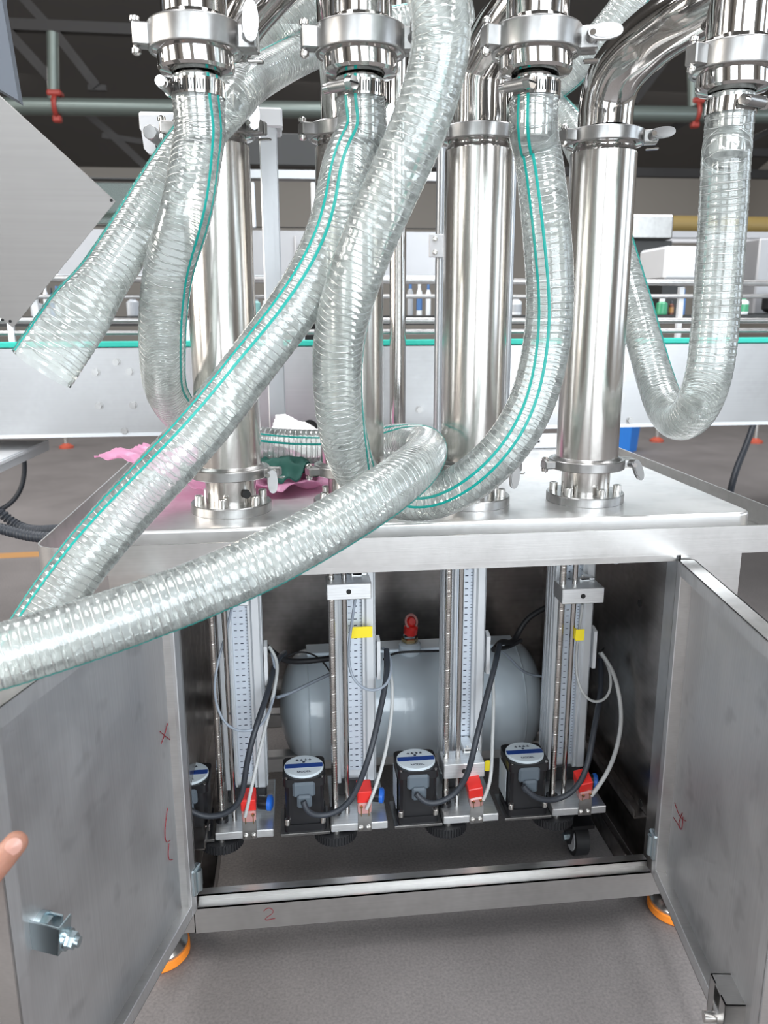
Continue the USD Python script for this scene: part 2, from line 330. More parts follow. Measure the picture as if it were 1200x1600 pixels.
obj('housing', MB().box((a[0], 1.6, b[2]), (b[0], 1.8, a[2]), ch=.008), 'white_plate', wb)
obj('support', MB().box((a[0]+.02, 1.95-.3, zs+.0005), (b[0]-.02, 2.05-.3, b[2]+.01)), 'machine_dark', wb)
rm = thing('side_machine', 'tall grey machine post with dark coupling at the far right edge', 'machine', at(1200, 420, y=2.0))
a = at(1188, 372, y=2.0); obj('post', MB().box((a[0], 2.0, zs+.0005), (a[0]+.2, 2.15, a[2]), ch=.006), 'machine_grey', rm)
a, b = at(1082, 452, y=2.05), at(1230, 520, y=2.05)
a = at(1182, 450, y=1.96); obj('coupling', MB().lathe([(.02, 0), (.05, .01), (.06, .02), (.06, .06), (.03, .08)], (a[0]+.06, 1.9, zs+.001)), 'rubber', rm)
c = at(1068, 371, y=3.2)
lt = thing('tube_lamp', 'slim white tube lamp under the ochre pipe', 'lamp', c)
obj('housing', MB().box((-.15, 0, 0), (.55, .06, .03), o=c), 'machine_grey', lt); obj('tube', MB().cyl(c+A(-.13, .03, -.012), c+A(.53, .03, -.012), .013), 'paper', lt)
obj('hanger', MB().cyl(c+A(.2, .03, .02), c+A(.2, .03, 1.5), .008), 'machine_dark', lt)

# ---- bottle bench with its bottles
Ys = 1.35; zs = at(640, 493, y=Ys)[2]
bench = thing('bottle_bench', 'dark bench behind the conveyor carrying small bottles', 'bench', (0, Ys, 0))
obj('bench_top', MB().box((-1.3, Ys-.07, zs-.025), (2.4, Ys+.12, zs)).box((.62, Ys+.12, zs-.025), (2.4, 2.62, zs)), 'machine_dark', bench)
for x, y in ((-.12, Ys), (.3, Ys), (.66, 2.5), (2.3, 2.5)): obj('leg', MB().box((x-.02, y, 0), (x+.02, y+.04, zs-.025)), 'machine_dark', bench)
cols = dict(white=(.8, .82, .84), blue=(.05, .16, .4), green=(.05, .32, .16), brown=(.13, .04, .02), grey=(.4, .42, .45), dark=(.03, .03, .04), teal=(.25, .5, .48), amber=(.35, .17, .05))
for k, c in cols.items(): M['b_'+k] = plain('bottle_'+k, c, .3)
def bottle(px, w, top, body, cap, label, band=None, y=Ys+.02, z=None):
    z = zs if z is None else z
    c = at(px, 480, y=y); r = w*1.0*(c-CAM)@FW/FPX/2; h = at(px, top, y=y)[2]-z
    t = thing('bottle', label, 'bottle', (c[0], y, z), 'bottles behind the rails')
    o = A(c[0], y, z); hb = h*.78
    obj('body', MB().lathe([(r*.9, 0), (r, r*.15), (r, hb*.88), (r*.55, hb), (r*.45, hb+.002)], o, n=20), 'b_'+body, t)
    obj('cap', MB().cyl(o+A(0, 0, hb), o+A(0, 0, h), r*.52, n=16), 'b_'+cap, t)
    if band: obj('label_band', MB().lathe([(r*1.02, hb*.2), (r*1.02, hb*.7)], o, n=20, caps=False), 'b_'+band, t)
for a in [(73, 8, 444, 'white', 'white', 'slim white bottle nearest the tilted metal plate'), (82, 7, 450, 'blue', 'dark', 'slim dark blue bottle between two white ones at the left'),
          (91, 8, 447, 'white', 'blue', 'white bottle with blue cap right of the dark blue bottle'), (105, 8, 440, 'white', 'white', 'white bottle standing apart at the left near the free hose end'),
          (58, 20, 468, 'grey', 'dark', 'squat grey bottle under the metal plate corner'), (208, 20, 462, 'grey', 'grey', 'broad grey canister left of the first hanging hose'),
          (641, 9, 440, 'grey', 'blue', 'grey bottle with blue cap beside the middle rod'), (655, 9, 441, 'white', 'white', 'white bottle with blue band between the middle rods', 'blue'),
          (669, 8, 442, 'white', 'blue', 'white bottle with blue cap between the middle rods'), (585, 16, 447, 'white', 'white', 'broad white bottle partly behind the big loop hose'),
          (1034, 17, 466, 'green', 'white', 'green jar behind the right hand rails', 'green'), (1049, 8, 470, 'brown', 'dark', 'small brown bottle right of the green jar', 'amber'),
          (1067, 7, 452, 'blue', 'blue', 'narrow blue bottle beside the white rail post'), (1160, 18, 462, 'white', 'green', 'white bottle with green cap behind the right rails', 'green'),
          (400, 14, 464, 'teal', 'grey', 'pale teal bottle left of the second hose'), (414, 10, 470, 'grey', 'white', 'small grey bottle with white cap left of the second hose'),
          (806, 18, 462, 'white', 'grey', 'white bottle seen between thin rod and third hose', 'grey'), (1150, 10, 474, 'teal', 'white', 'little pale teal bottle right of the last hose')]:
    bottle(*a[:6], *(a[6:] or (None,)))
Yk = 2.5; zk = at(1160, 430, y=Yk)[2]
ks = thing('back_shelf', 'narrow grey shelf far back at the right with medicine bottles', 'shelf', at(1100, 432, y=Yk))
a0, b0 = at(990, 432, y=Yk), at(1240, 432, y=Yk); obj('board', MB().box((a0[0], Yk-.05, zk-.02), (b0[0], Yk+.1, zk)), 'machine_grey', ks)
for x in (a0[0]+.1, b0[0]-.1): obj('leg', MB().box((x-.02, Yk, zs+.0005), (x+.02, Yk+.03, zk-.02)), 'machine_dark', ks)
for a in [(1163, 13, 402, 'brown', 'dark', 'brown bottle with orange label at the far right', 'orange'), (1178, 9, 392, 'white', 'white', 'tall white bottle next to the brown one'), (1190, 9, 414, 'white', 'white', 'shorter white bottle at the far right edge'),
          (1010, 12, 404, 'amber', 'brown', 'amber bottle with brown cap behind the fourth hose', 'white'), (1022, 10, 402, 'grey', 'white', 'grey bottle with white cap behind the fourth hose', 'white')]:
    if a[-1] == 'orange': M['b_orange'] = plain('bottle_orange', (.75, .13, .04), .4)
    bottle(*a[:6], *(a[6:] or (None,)), y=Yk, z=zk)

# ---- far machine feet and the blue bin on the floor
def far_foot(px, py, label):
    c = at(px, py, z=0); t = thing('machine_foot', label, 'machine foot', c, 'levelling feet of the far machine'); k = np.linalg.norm(c-CAM)/FPX
    obj('pad', MB().lathe([(10*k, 0), (10*k, 3*k), (5*k, 6*k), (3*k, 7*k)], c), 'red_pad', t); obj('stem', MB().cyl(c+A(0, 0, 5*k), c+A(0, 0, 60*k), 3*k), 'screw', t)
far_foot(1026, 690, 'rust red levelling foot nearest the blue bin'); far_foot(1180, 692, 'rust red levelling foot at the far right beyond the black hose')
far_foot(104, 700, 'rust red levelling foot at the left under the conveyor')
c = at(975, 705, z=0); 
bn = thing('blue_bin', 'bright blue plastic bin on the floor behind the right pillar', 'bin', c)
k = (c-CAM)@FW/FPX
obj('tub', MB().lathe([(20*k, 0), (26*k, 62*k)], c, n=4), 'bin', bn, smooth=False); obj('rim', MB().lathe([(26*k, 60*k), (28*k, 60*k), (28*k, 64*k), (26*k, 64*k)], c, n=4), 'bin', bn, smooth=False)
c = at(80, 720, z=0)

# ================================================================== conveyor
Yc = .83
cv = thing('conveyor', 'long stainless conveyor with teal belt edge running behind the filling machine', 'conveyor', (0, Yc, 0))
ztop, zbot = .797, .616
obj('front_panel', MB().box((-2.2, Yc, zbot), (2.6, Yc+.012, ztop), ch=.001), 'conveyor', cv)
obj('lower_lip', MB().box((-2.2, Yc-.004, zbot-.004), (2.6, Yc+.03, zbot+.003)), 'alu', cv)
obj('belt', MB().box((-2.2, Yc+.014, ztop-.01), (2.6, Yc+.2, ztop+.008)), 'machine_grey', cv)
obj('belt_edge', MB().box((-2.2, Yc-.003, ztop+.001), (2.6, Yc+.012, ztop+.013), ch=.002), 'belt', cv, label='teal plastic edge strip')
obj('rear_panel', MB().box((-2.2, Yc+.2, zbot), (2.6, Yc+.212, ztop)), 'sheet_x', cv)
for x in (-1.9, -.2, .25, 2.4): obj('leg', MB().box((x-.025, Yc+.08, 0), (x+.025, Yc+.13, zbot)), 'alu', cv)
for px, py in [(182, 566), (150, 582), (203, 581), (155, 634), (208, 633), (243, 633), (195, 674), (265, 673), (991, 555), (976, 571), (971, 593), (972, 619), (984, 657), (690, 575), (655, 640)]:
    c = at(px, py, y=Yc-.0); 
    obj('bolt', MB().cyl(c, c+A(0, -.006, 0), .0065, n=6).cyl(c+A(0, .001, 0), c+A(0, -.002, 0), .0085, n=16), 'cast', cv)
c = at(484, 668, y=Yc-.001); obj('cable_hole', MB().cyl(c, c+A(0, -.003, 0), .017, n=24), 'hole', cv)
for px, r in ((590, 0), (470, 0)): pass
def rail(py0, py1, y, r, label):
    a, b = at(-80, py0, y=y), at(1260, py1, y=y)
    obj('guide_rail', MB().cyl(a, b, r, n=16), 'cast', cv)
rail(434, 443, Yc+.18, .0075, ''); rail(464, 463, Yc+.19, .005, ''); rail(501, 501, Yc+.03, .0062, ''); rail(521, 516, Yc+.02, .0058, '')
for px in (60, 310, 470, 700, 1059): 
    c = at(px, 520, y=Yc+.2); obj('rail_post', MB().box((c[0]-.006, Yc+.194, ztop), (c[0]+.006, Yc+.206, ztop+.13)), 'white_plate', cv)
    obj('rail_bracket', MB().box((c[0]-.006, Yc+.012, ztop), (c[0]+.006, Yc+.022, ztop+.055)), 'alu', cv)

# ================================================================== cabinet of the filling machine
ZT = .603
cab = thing('filling_cabinet', 'stainless steel machine cabinet with open front doors and a rimmed table top', 'cabinet', (0, 0, 0))
def rrect(x0, y0, x1, y1, r, n=8):
    from shapely.geometry import box as sb
    return sb(x0+r, y0+r, x1-r, y1-r).buffer(r, quad_segs=n)
TX, TY0, TY1 = .472, -.02, .70
o = rrect(-TX, TY0, TX, TY1, .03); i = rrect(-TX+.002, TY0+.002, TX-.002, TY1-.002, .028)
obj('tray_rim', MB().prism(o.difference(i), (0, 0, .571), (1, 0, 0), (0, 1, 0), .032), 'sheet_x', cab)
obj('tray_floor', MB().prism(i, (0, 0, .5715), (1, 0, 0), (0, 1, 0), .002), 'sheet_x', cab)
obj('lower_edge', MB().prism(rrect(-TX+.003, TY0+.003, TX-.003, TY1-.003, .027).difference(rrect(-TX+.02, TY0+.02, TX-.02, TY1-.02, .015)), (0, 0, .567), (1, 0, 0), (0, 1, 0), .004), 'sheet_x', cab)
m = MB(); PX, PY0, PY1 = .434, .045, .665; prev = []
for dz, ins in ((-.030, -.0005), (-.004, 0), (-.0015, .001), (-.0003, .0028), (0, .005)):
    c = np.array(rrect(-PX+ins, PY0+ins, PX-ins, PY1-ins, .022-ins, 8).exterior.coords)[:-1]; prev.append(np.c_[c, np.full(len(c), ZT+dz)])
n = len(prev[0]); V = np.vstack(prev)
m.raw(V, [(a*n+j, a*n+(j+1) % n, (a+1)*n+(j+1) % n, (a+1)*n+j) for a in range(4) for j in range(n)][::1])
top = prev[-1]; m.raw(np.vstack([top, top.mean(0)]), [(j, (j+1) % n, n) for j in range(n)])
t = m.out(); 
if t.volume < 0: t.invert()
obj('table_top', t, 'table', cab, smooth=40)
HX0, HX1 = -.317, .308                                           # the hinge edges
BX0, BX1 = -.395, .395
obj('bottom_rail', MB().box((HX0-.004, 0, .060), (HX1+.006, .0015, .0985)).box((HX0, .0, .097), (HX1, .014, .0985)).box((HX0, .014, .097), (HX1, .0155, .107)).box((HX0, .014, .1055), (HX1, .028, .107)), 'sheet_x', cab)
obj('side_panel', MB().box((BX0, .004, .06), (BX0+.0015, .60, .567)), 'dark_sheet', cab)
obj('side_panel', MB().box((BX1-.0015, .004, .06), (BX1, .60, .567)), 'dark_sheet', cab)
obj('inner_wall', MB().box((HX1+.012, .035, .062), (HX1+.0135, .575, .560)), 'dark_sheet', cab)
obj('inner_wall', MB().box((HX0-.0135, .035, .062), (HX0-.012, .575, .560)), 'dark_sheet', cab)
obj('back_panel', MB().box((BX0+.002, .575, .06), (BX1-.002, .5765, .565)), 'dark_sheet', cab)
obj('stile', MB().box((HX1+.004, .002, .06), (BX1, .0035, .565)).box((HX1+.004, .002, .06), (HX1+.0055, .035, .565)), 'sheet_x', cab)
obj('stile', MB().box((BX0, .002, .06), (HX0-.004, .0035, .565)).box((HX0-.0055, .002, .06), (HX0-.004, .035, .565)), 'sheet_x', cab)
obj('top_rail', MB().box((HX0, .003, .553), (HX1, .0045, .566)), 'sheet_x', cab)
for x in (HX1+.0115, HX0-.0115):
    s = 1 if x > 0 else -1
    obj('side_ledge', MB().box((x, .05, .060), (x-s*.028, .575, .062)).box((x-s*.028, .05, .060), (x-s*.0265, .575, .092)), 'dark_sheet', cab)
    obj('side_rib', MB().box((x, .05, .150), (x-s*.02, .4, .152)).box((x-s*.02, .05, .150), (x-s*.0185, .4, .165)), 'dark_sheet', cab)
for q in [(1001, 867), (1000, 943), (1001, 1255)]:
    c = at(*q, x=HX1+.012); obj('wall_hole', MB().cyl(c, c-A(.001, 0, 0), .006, n=16), 'hole', cab)
for z, y in ((.085, .50), (.085, .34)):
    obj('cross_member', MB().box((HX0-.01, y, z), (HX1+.01, y+.03, z+.03), ch=.003), 'sheet_x', cab)
mk = MB().tube(spline([at(*q, y=-.0004) for q in [(412, 1424), (420, 1419), (427, 1424), (418, 1433), (414, 1437), (430, 1435)]], .002)[0], .0004, 5)
obj('pen_mark', mk, 'red_marker', cab)
# doors: hinge line, direction of the door leaf and inward normal
def door(hx, ang, sgn, w, marks):
    U = A(math.cos(math.radians(ang)), math.sin(math.radians(ang)), 0); N = np.cross(A(0, 0, 1), U)*sgn; R = np.stack([U, N, A(0, 0, 1)], 1); O = A(hx, 0, 0)
    z0, z1, T, L = .098, .556, .022, .017
    b = lambda *q: [A(*q[:3]), A(*q[3:])]
    def B(mb, lo, hi, ch=0):
        lo, hi = A(*lo), A(*hi)
        return mb.box(lo, hi, R, O, ch)
    d = obj('door', B(MB(), (0, -T, z0), (w, -T+.0014, z1)), 'door', cab, label='inner face of the open left door' if hx < 0 else 'inner face of the open right door')
    obj('door_edge', B(MB(), (w-.0014, -T, z0), (w, 0, z1)), 'sheet_x', d); obj('door_edge', B(MB(), (0, -T, z0), (.0014, 0, z1)), 'sheet_x', d)
    obj('door_edge', B(MB(), (0, -T, z1-.0014), (w, 0, z1)), 'sheet_x', d); obj('door_edge', B(MB(), (0, -T, z0), (w, 0, z0+.0014)), 'sheet_x', d)
    obj('door_lip', B(MB(), (w-L, -.0014, z0), (w, 0, z1)), 'door', d); obj('door_lip', B(MB(), (0, -.0014, z0), (L*.9, 0, z1)), 'door', d)
    obj('door_lip', B(MB(), (L, -.0013, z1-L), (w-L, 0, z1)), 'door', d); obj('door_lip', B(MB(), (L, -.0013, z0), (w-L, 0, z0+L)), 'door', d)
    for zz in (z0+.025,):
        h = MB(); B(h, (-.012, -.004, zz), (.010, .004, zz+.038), .002); c0 = O+R@A(-.001, .004, zz+.004); h.cyl(c0, c0+A(0, 0, .030), .0045, n=14)
        B(h, (-.010, .003, zz+.006), (-.003, .006, zz+.03), .001)
        obj('hinge', h, 'zinc', d)
    return d, U, N, R, O
for q, (hx, ang, sgn, w) in enumerate([(HX0, -106.3, 1, .356), (HX1, -98.2, -1, .339)]):
    d, U, N, R, O = door(hx, ang, sgn, w, None)
    def onface(px, py, lift=.0005):
        v = FW+RT*(px-600)/FPX-UP*(py-800)/FPX; P0 = O-N*(.022-.0014)+N*lift
        return CAM+v*(((P0-CAM)@N)/(v@N))
    strokes = [[(250, 1143), (257, 1149), (266, 1156)], [(262, 1130), (257, 1149), (252, 1162)], [(262, 1262), (258, 1300), (260, 1315), (266, 1313)], [(264, 1318), (264, 1342), (270, 1343)]] if q == 0 else \
              [[(1054, 1254), (1062, 1275), (1072, 1283)], [(1066, 1270), (1061, 1290), (1064, 1296)], [(1052, 1277), (1060, 1290), (1064, 1296), (1067, 1276)]]
    for s in strokes:
        m = MB(); P = [onface(*k) for k in s]
        m.tube(spline(P, .002)[0] if len(P) > 2 else P, .0005, 5); obj('pen_mark', m, 'red_marker', d)
    if q == 0:                                                  # cam lock
        P = onface(62, 1447, 0); 
        k = MB(); k.cyl(P, P+N*.006, .014, n=30).cyl(P+N*.006, P+N*.012, .010, n=6)
        lock = obj('cam_lock', k, 'zinc', d)
        ca = math.radians(-8); R3 = np.stack([U, A(0, 0, 1)*math.cos(ca)-N*math.sin(ca), N*math.cos(ca)+A(0, 0, 1)*math.sin(ca)], 1)
        obj('cam_blade', MB().box((.012, -.013, -.004), (.0145, .017, .028), R3, P, .001).box((-.006, -.013, .0255), (.0145, .017, .028), R3, P, .001).box((-.010, -.020, .004), (-.0075, .010, .018), R3, P, .001), 'zinc', lock)
        pp2 = P+R3@A(.002, -.004, .028); ax = R3[:, 2]
        obj('lock_screw', MB().cyl(pp2, pp2+ax*.003, .010, n=28).cyl(pp2+ax*.003, pp2+ax*.009, .008, n=6).cyl(pp2+ax*.009, pp2+ax*.013, .005, n=20), 'zinc', lock)
    else:                                                       # keeper bracket
        P = onface(1150, 1572, 0)
        k = MB(); hy = A(0, 0, 1)
        R3 = np.stack([U, A(0, 0, 1), N], 1)
        k.box((-.022, -.028, 0), (-.0205, .022, .022), R3, P).box((.0205, -.028, 0), (.022, .022, .022), R3, P).box((-.022, .0205, 0), (.022, .022, .022), R3, P)
        k.box((-.022, -.028, .0205), (-.008, .022, .022), R3, P).box((.008, -.028, .0205), (.022, .022, .022), R3, P)
        kb = obj('keeper_bracket', k, 'sheet_x', d)
        obj('keeper_bolt', MB().cyl(P+N*.02-A(0, 0, .015), P+N*.034-A(0, 0, .015), .006, n=16), 'screw', kb)
for x, y in ((-.378, .04), (.372, .04)):
    f = obj('levelling_foot', MB().lathe([(.039, .012), (.039, .018), (.03, .026), (.012, .034), (.012, .04)], (x, y, 0), n=48).cyl((x, y, .03), (x, y, .075), .008), 'screw', cab)
    obj('rubber_ring', MB().lathe([(.039, 0), (.0415, .003), (.0415, .013), (.039, .0135)], (x, y, 0), n=48), 'orange', f, label='orange rubber ring')
for x, y in ((.270, .185),):                                       # castor seen beside the right rail
    c = A(x, y, .0295)
    w = obj('castor', MB().cyl(c+A(-.011, 0, 0), c+A(.011, 0, 0), .0295, n=40), 'rubber', cab)
    obj('hub', MB().cyl(c+A(-.0125, 0, 0), c+A(-.0105, 0, 0), .022, n=30), 'white_plate', w, label='white wheel hub'); 
    obj('fork', MB().prism([(-.026, .034), (.022, .034), (.009, -.008), (-.009, -.008)], c+A(-.0185, 0, 0), (0, 1, 0), (0, 0, 1), .005).box((-.0185, -.026, .030), (.018, .026, .036), o=c), 'black', w)
    obj('axle_nut', MB().cyl(c+A(-.0165, 0, 0), c+A(-.024, 0, 0), .007, n=6), 'zinc', w)

# ================================================================== piston cylinders (four pillars)
XS = [-.259+.165*k for k in range(4)]; YP = .147
def tri_clamp(o, r, h, parent, wing, ang0, lug=180, name='pipe_clamp', wl=.0155):
    """a hinged pipe clamp round a ferrule: ring, two hinge screws at angle lug, wing nut at angle ang0 (degrees about z; wing = direction the wing leans)"""
    o = A(*o); P = [(r*.80, -h/2), (r*.98, -h/2), (r, -h*.42), (r, h*.42), (r*.98, h/2), (r*.80, h/2)]
    m = MB().lathe(P, o, n=64, caps=False)
    a = math.radians(lug); e = A(math.cos(a), math.sin(a), 0); t = A(-math.sin(a), math.cos(a), 0); R = np.stack([e, t, A(0, 0, 1)], 1)
    m.box((r-.004, -.009, -h*.42), (r+.014, .009, h*.42), R, o, .0015)
    c = obj(name, m, 'cast', parent)
    k = MB()
    for zz in (-h*.62, h*.62): 
        p = o+R@A(r+.011, 0, zz); k.lathe([(.0048, -.003), (.0048, .001), (.002, .003)] if zz > 0 else [(.002, -.003), (.0048, -.001), (.0048, .003)], p, n=14)
    k.cyl(o+R@A(r+.011, 0, -h*.6), o+R@A(r+.011, 0, h*.6), .0028)
    obj('hinge_pin', k, 'polish', c)
    a = math.radians(ang0); e = A(math.cos(a), math.sin(a), 0); t = A(-math.sin(a), math.cos(a), 0); R = np.stack([e, t, A(0, 0, 1)], 1)
    obj('clamp_lug', MB().box((r-.004, -.010, -h*.45), (r+.016, .002, h*.45), R, o, .0015).box((r-.004, .006, -h*.45), (r+.016, .014, h*.45), R, o, .0015), 'cast', c)
    obj('swing_bolt', MB().cyl(o+R@A(r+.009, -.024, 0), o+R@A(r+.009, .018, 0), .003).box((r+.003, .010, -h*.75), (r+.019, .018, -h*.60), R, o, .001), 'polish', c)
    w = wing/np.linalg.norm(wing); b = o+R@A(r+.010, -.013, 0)
    nn = A(.2, -1, .12); nn -= w*(nn@w); nn /= np.linalg.norm(nn); th = np.linspace(0, 2*math.pi, 33)[:-1]; q = wl
    lp = np.c_[q*np.cos(th)+q*.55, q*.43*np.sign(np.sin(th))*np.abs(np.sin(th))**.8]
    v = np.cross(nn, w); bx = b+nn*.004
    obj('wing_nut', MB().prism(lp, bx, w, v, .005).prism(lp*.8+[q*.11, 0], bx-nn*.001, w, v, .007).cyl(b-nn*.008, bx+nn*.002, .0065, n=16), 'wing', c)
    return c
names_p = ['leftmost, with a drain hole and pink film behind its base', 'second from the left, half hidden behind the crossing hoses', 'third from the left, behind the looped hose bend', 'rightmost, with its large polished elbow in full view']
wings = [A(.02, 0, -1), A(.1, 0, 1.), A(-.08, 0, -1), A(.35, 0, -.9)]
twing = [A(.03, 0, 1), A(.2, 0, 1), A(1, 0, .3), A(1, 0, .12)]
PY = -.02
PIPE = [at(305, 62, y=PY), at(563, 66, y=PY), at(838, 66, y=PY), at(1148, 95, y=PY)]
for k, x in enumerate(XS):
    t = thing('piston_cylinder', 'satin steel product cylinder, '+names_p[k], 'cylinder', (x, YP, ZT), 'product cylinders standing on the table')
    o = A(x, YP, 0)
    fl = obj('base_flange', MB().lathe([(.026, ZT), (.0535, ZT), (.054, ZT+.001), (.054, ZT+.0115), (.053, ZT+.013), (.03, ZT+.013)], o, n=64), 'cast', t)
    for a in (20, 80, 140, 200, 260, 320):
        a = math.radians(a+(0, 5, 8, 20)[k]); p = o+A(.044*math.cos(a), .044*math.sin(a), ZT+.013)
        obj('bolt', MB().lathe([(.0058, 0), (.0058, .0105), (.0052, .0115), (.0034, .0115), (.0034, .007), (.0005, .007)], p, n=18), 'screw', fl)
    obj('neck', MB().cyl(o+A(0, 0, ZT+.012), o+A(0, 0, ZT+.052), .0335, n=56), 'pillar', t)
    obj('lower_ferrule', MB().lathe([(.034, ZT+.046), (.049, ZT+.05), (.049, ZT+.060), (.0445, ZT+.0625), (.043, ZT+.064)], o, n=56), 'cast', t)
    tri_clamp(o+A(0, 0, ZT+.054), .0525, .013, t, wings[k], (-18, -25, -30, -5)[k], (170, 200, 195, 188)[k])
    obj('tube', MB().cyl(o+A(0, 0, ZT+.06), o+A(0, 0, 1.061), .0425, n=72), 'pillar', t)
    obj('upper_ferrule', MB().lathe([(.0425, 1.058), (.040, 1.064), (.040, 1.068), (.047, 1.070), (.047, 1.088), (.036, 1.09)], o, n=56), 'polish', t)
    tri_clamp(o+A(0, 0, 1.079), .050, .017, t, twing[k], (-25, -35, -25, -18)[k], (190, 200, 200, 196)[k])
    if k == 0: 
        p = at(384, 772, y=YP-.028); obj('drain_hole', MB().cyl(p+A(0, .006, 0), p+A(.0015, -.0035, 0), .0055, n=20), 'hole', t)
    # elbow up and over to the hanging pipe in front
    e = {0: [(x, YP, 1.09), (x, YP, 1.12), (x+.012, YP-.004, 1.165), (x+.045, YP-.015, 1.21), (x+.085, YP-.01, 1.25), (x+.11, YP+.03, 1.29)],
         1: [(x, YP, 1.09), (x, YP, 1.15), (x-.003, YP-.01, 1.2), (x-.003, YP-.04, 1.25), (x, YP-.09, 1.29), (PIPE[1][0], PY, 1.33)],
         2: [(x, YP, 1.09), (x, YP, 1.145), (x+.001, YP-.003, 1.155), (x+.02, YP-.05, 1.19), (x+.05, YP-.12, 1.24), (PIPE[2][0]+.01, PY, 1.265)],
         3: [(x, YP, 1.09), (x, YP, 1.115), (x+.004, YP-.012, 1.148), (x+.026, YP-.05, 1.178), (x+.05, YP-.11, 1.192), (PIPE[3][0]+.005, PY, 1.205)]}[k]
    obj('elbow', MB().tube(spline(e, .006)[0], .0345, 40), 'polish', t, smooth=True)

# ================================================================== hanging outlet pipes with hose clamps
np_ = ['leftmost, above the plate corner', 'second from the left, above the long slanting hose', 'third from the left, right of the thick loop hose', 'rightmost, at the edge of the picture']
for k, P in enumerate(PIPE):
    t = thing('outlet_pipe', 'polished outlet pipe with clamp, '+np_[k], 'pipe', P, 'outlet pipes hanging over the hoses')
    z = P[2]; o = A(P[0], P[1], 0)
    obj('pipe', MB().lathe([(.0325, z+.008), (.0325, z+.62)], o, n=64), 'polish', t, smooth=True)
    obj('ferrule', MB().lathe([(.0325, z+.02), (.044, z+.012), (.044, z-.012), (.0385, z-.014), (.0385, z-.028), (.0365, z-.031), (.024, z-.034)], o, n=64), 'polish', t)
    obj('spigot', MB().lathe([(.0205, z-.03), (.0205, z-.091), (.0195, z-.094), (.0175, z-.094), (.0175, z-.05)], o, n=48, caps=False), 'polish', t)
    tri_clamp(o+A(0, 0, z), .047, .025, t, [A(.03, 0, 1), A(.1, 0, 1), A(1, 0, .12), A(1, .2, .1)][k], (-8, -10, -15, 20)[k], (188, 186, 192, 196)[k], wl=.0185)
    # worm-drive hose clamp
    h = thing('hose_clamp', 'perforated steel worm-drive hose clamp ' + ['with a slotted screw facing left, on the leftmost hose', 'with its screw barrel at the left, on the second hose', 'with its barrel across the left, on the third hose', 'with its barrel facing the viewer, on the rightmost hose'][k], 'hose clamp', o+A(0, 0, z-.047), 'hose clamps under the outlet pipes')
    c = o+A(0, 0, z-.047); rb = .0275
    obj('band', MB().lathe([(rb-.001, -.0075), (rb, -.0075), (rb, .0075), (rb-.001, .0075), (rb-.001, -.0075)], c, n=64, caps=False), 'polish', h)
    a0 = math.radians((205, 225, 220, 290)[k]); sl = MB()
    for q in range(14):
        a = a0+math.radians(14)+q*math.radians(6.2); R = np.stack([A(math.cos(a), math.sin(a), 0), A(-math.sin(a), math.cos(a), 0), A(0, 0, 1)], 1)
        sl.box((rb-.0003, -.0006, -.005), (rb+.0003, .0006, .005), R, c)
    obj('band_slots', sl, 'hole', h, kind='stuff')
    e = A(math.cos(a0), math.sin(a0), 0); tt = A(-math.sin(a0), math.cos(a0), 0); R = np.stack([e, tt, A(0, 0, 1)], 1)
    if k == 0: tt = (-.55*e-.8*tt); tt /= np.linalg.norm(tt)
    b = c+e*(rb+.005)
    obj('worm_housing', MB().cyl(b-tt*.013, b+tt*.011, .0058, n=20), 'cast', h)
    obj('worm_screw', MB().cyl(b+tt*.011, b+tt*.019, .0072, n=6).cyl(b-tt*.02, b-tt*.013, .0052), 'polish', h)
    obj('screw_slot', MB().box((-.0068, -.0008, 0), (.0068, .0008, .0006), frame(tt), b+tt*.0188), 'hole', h)

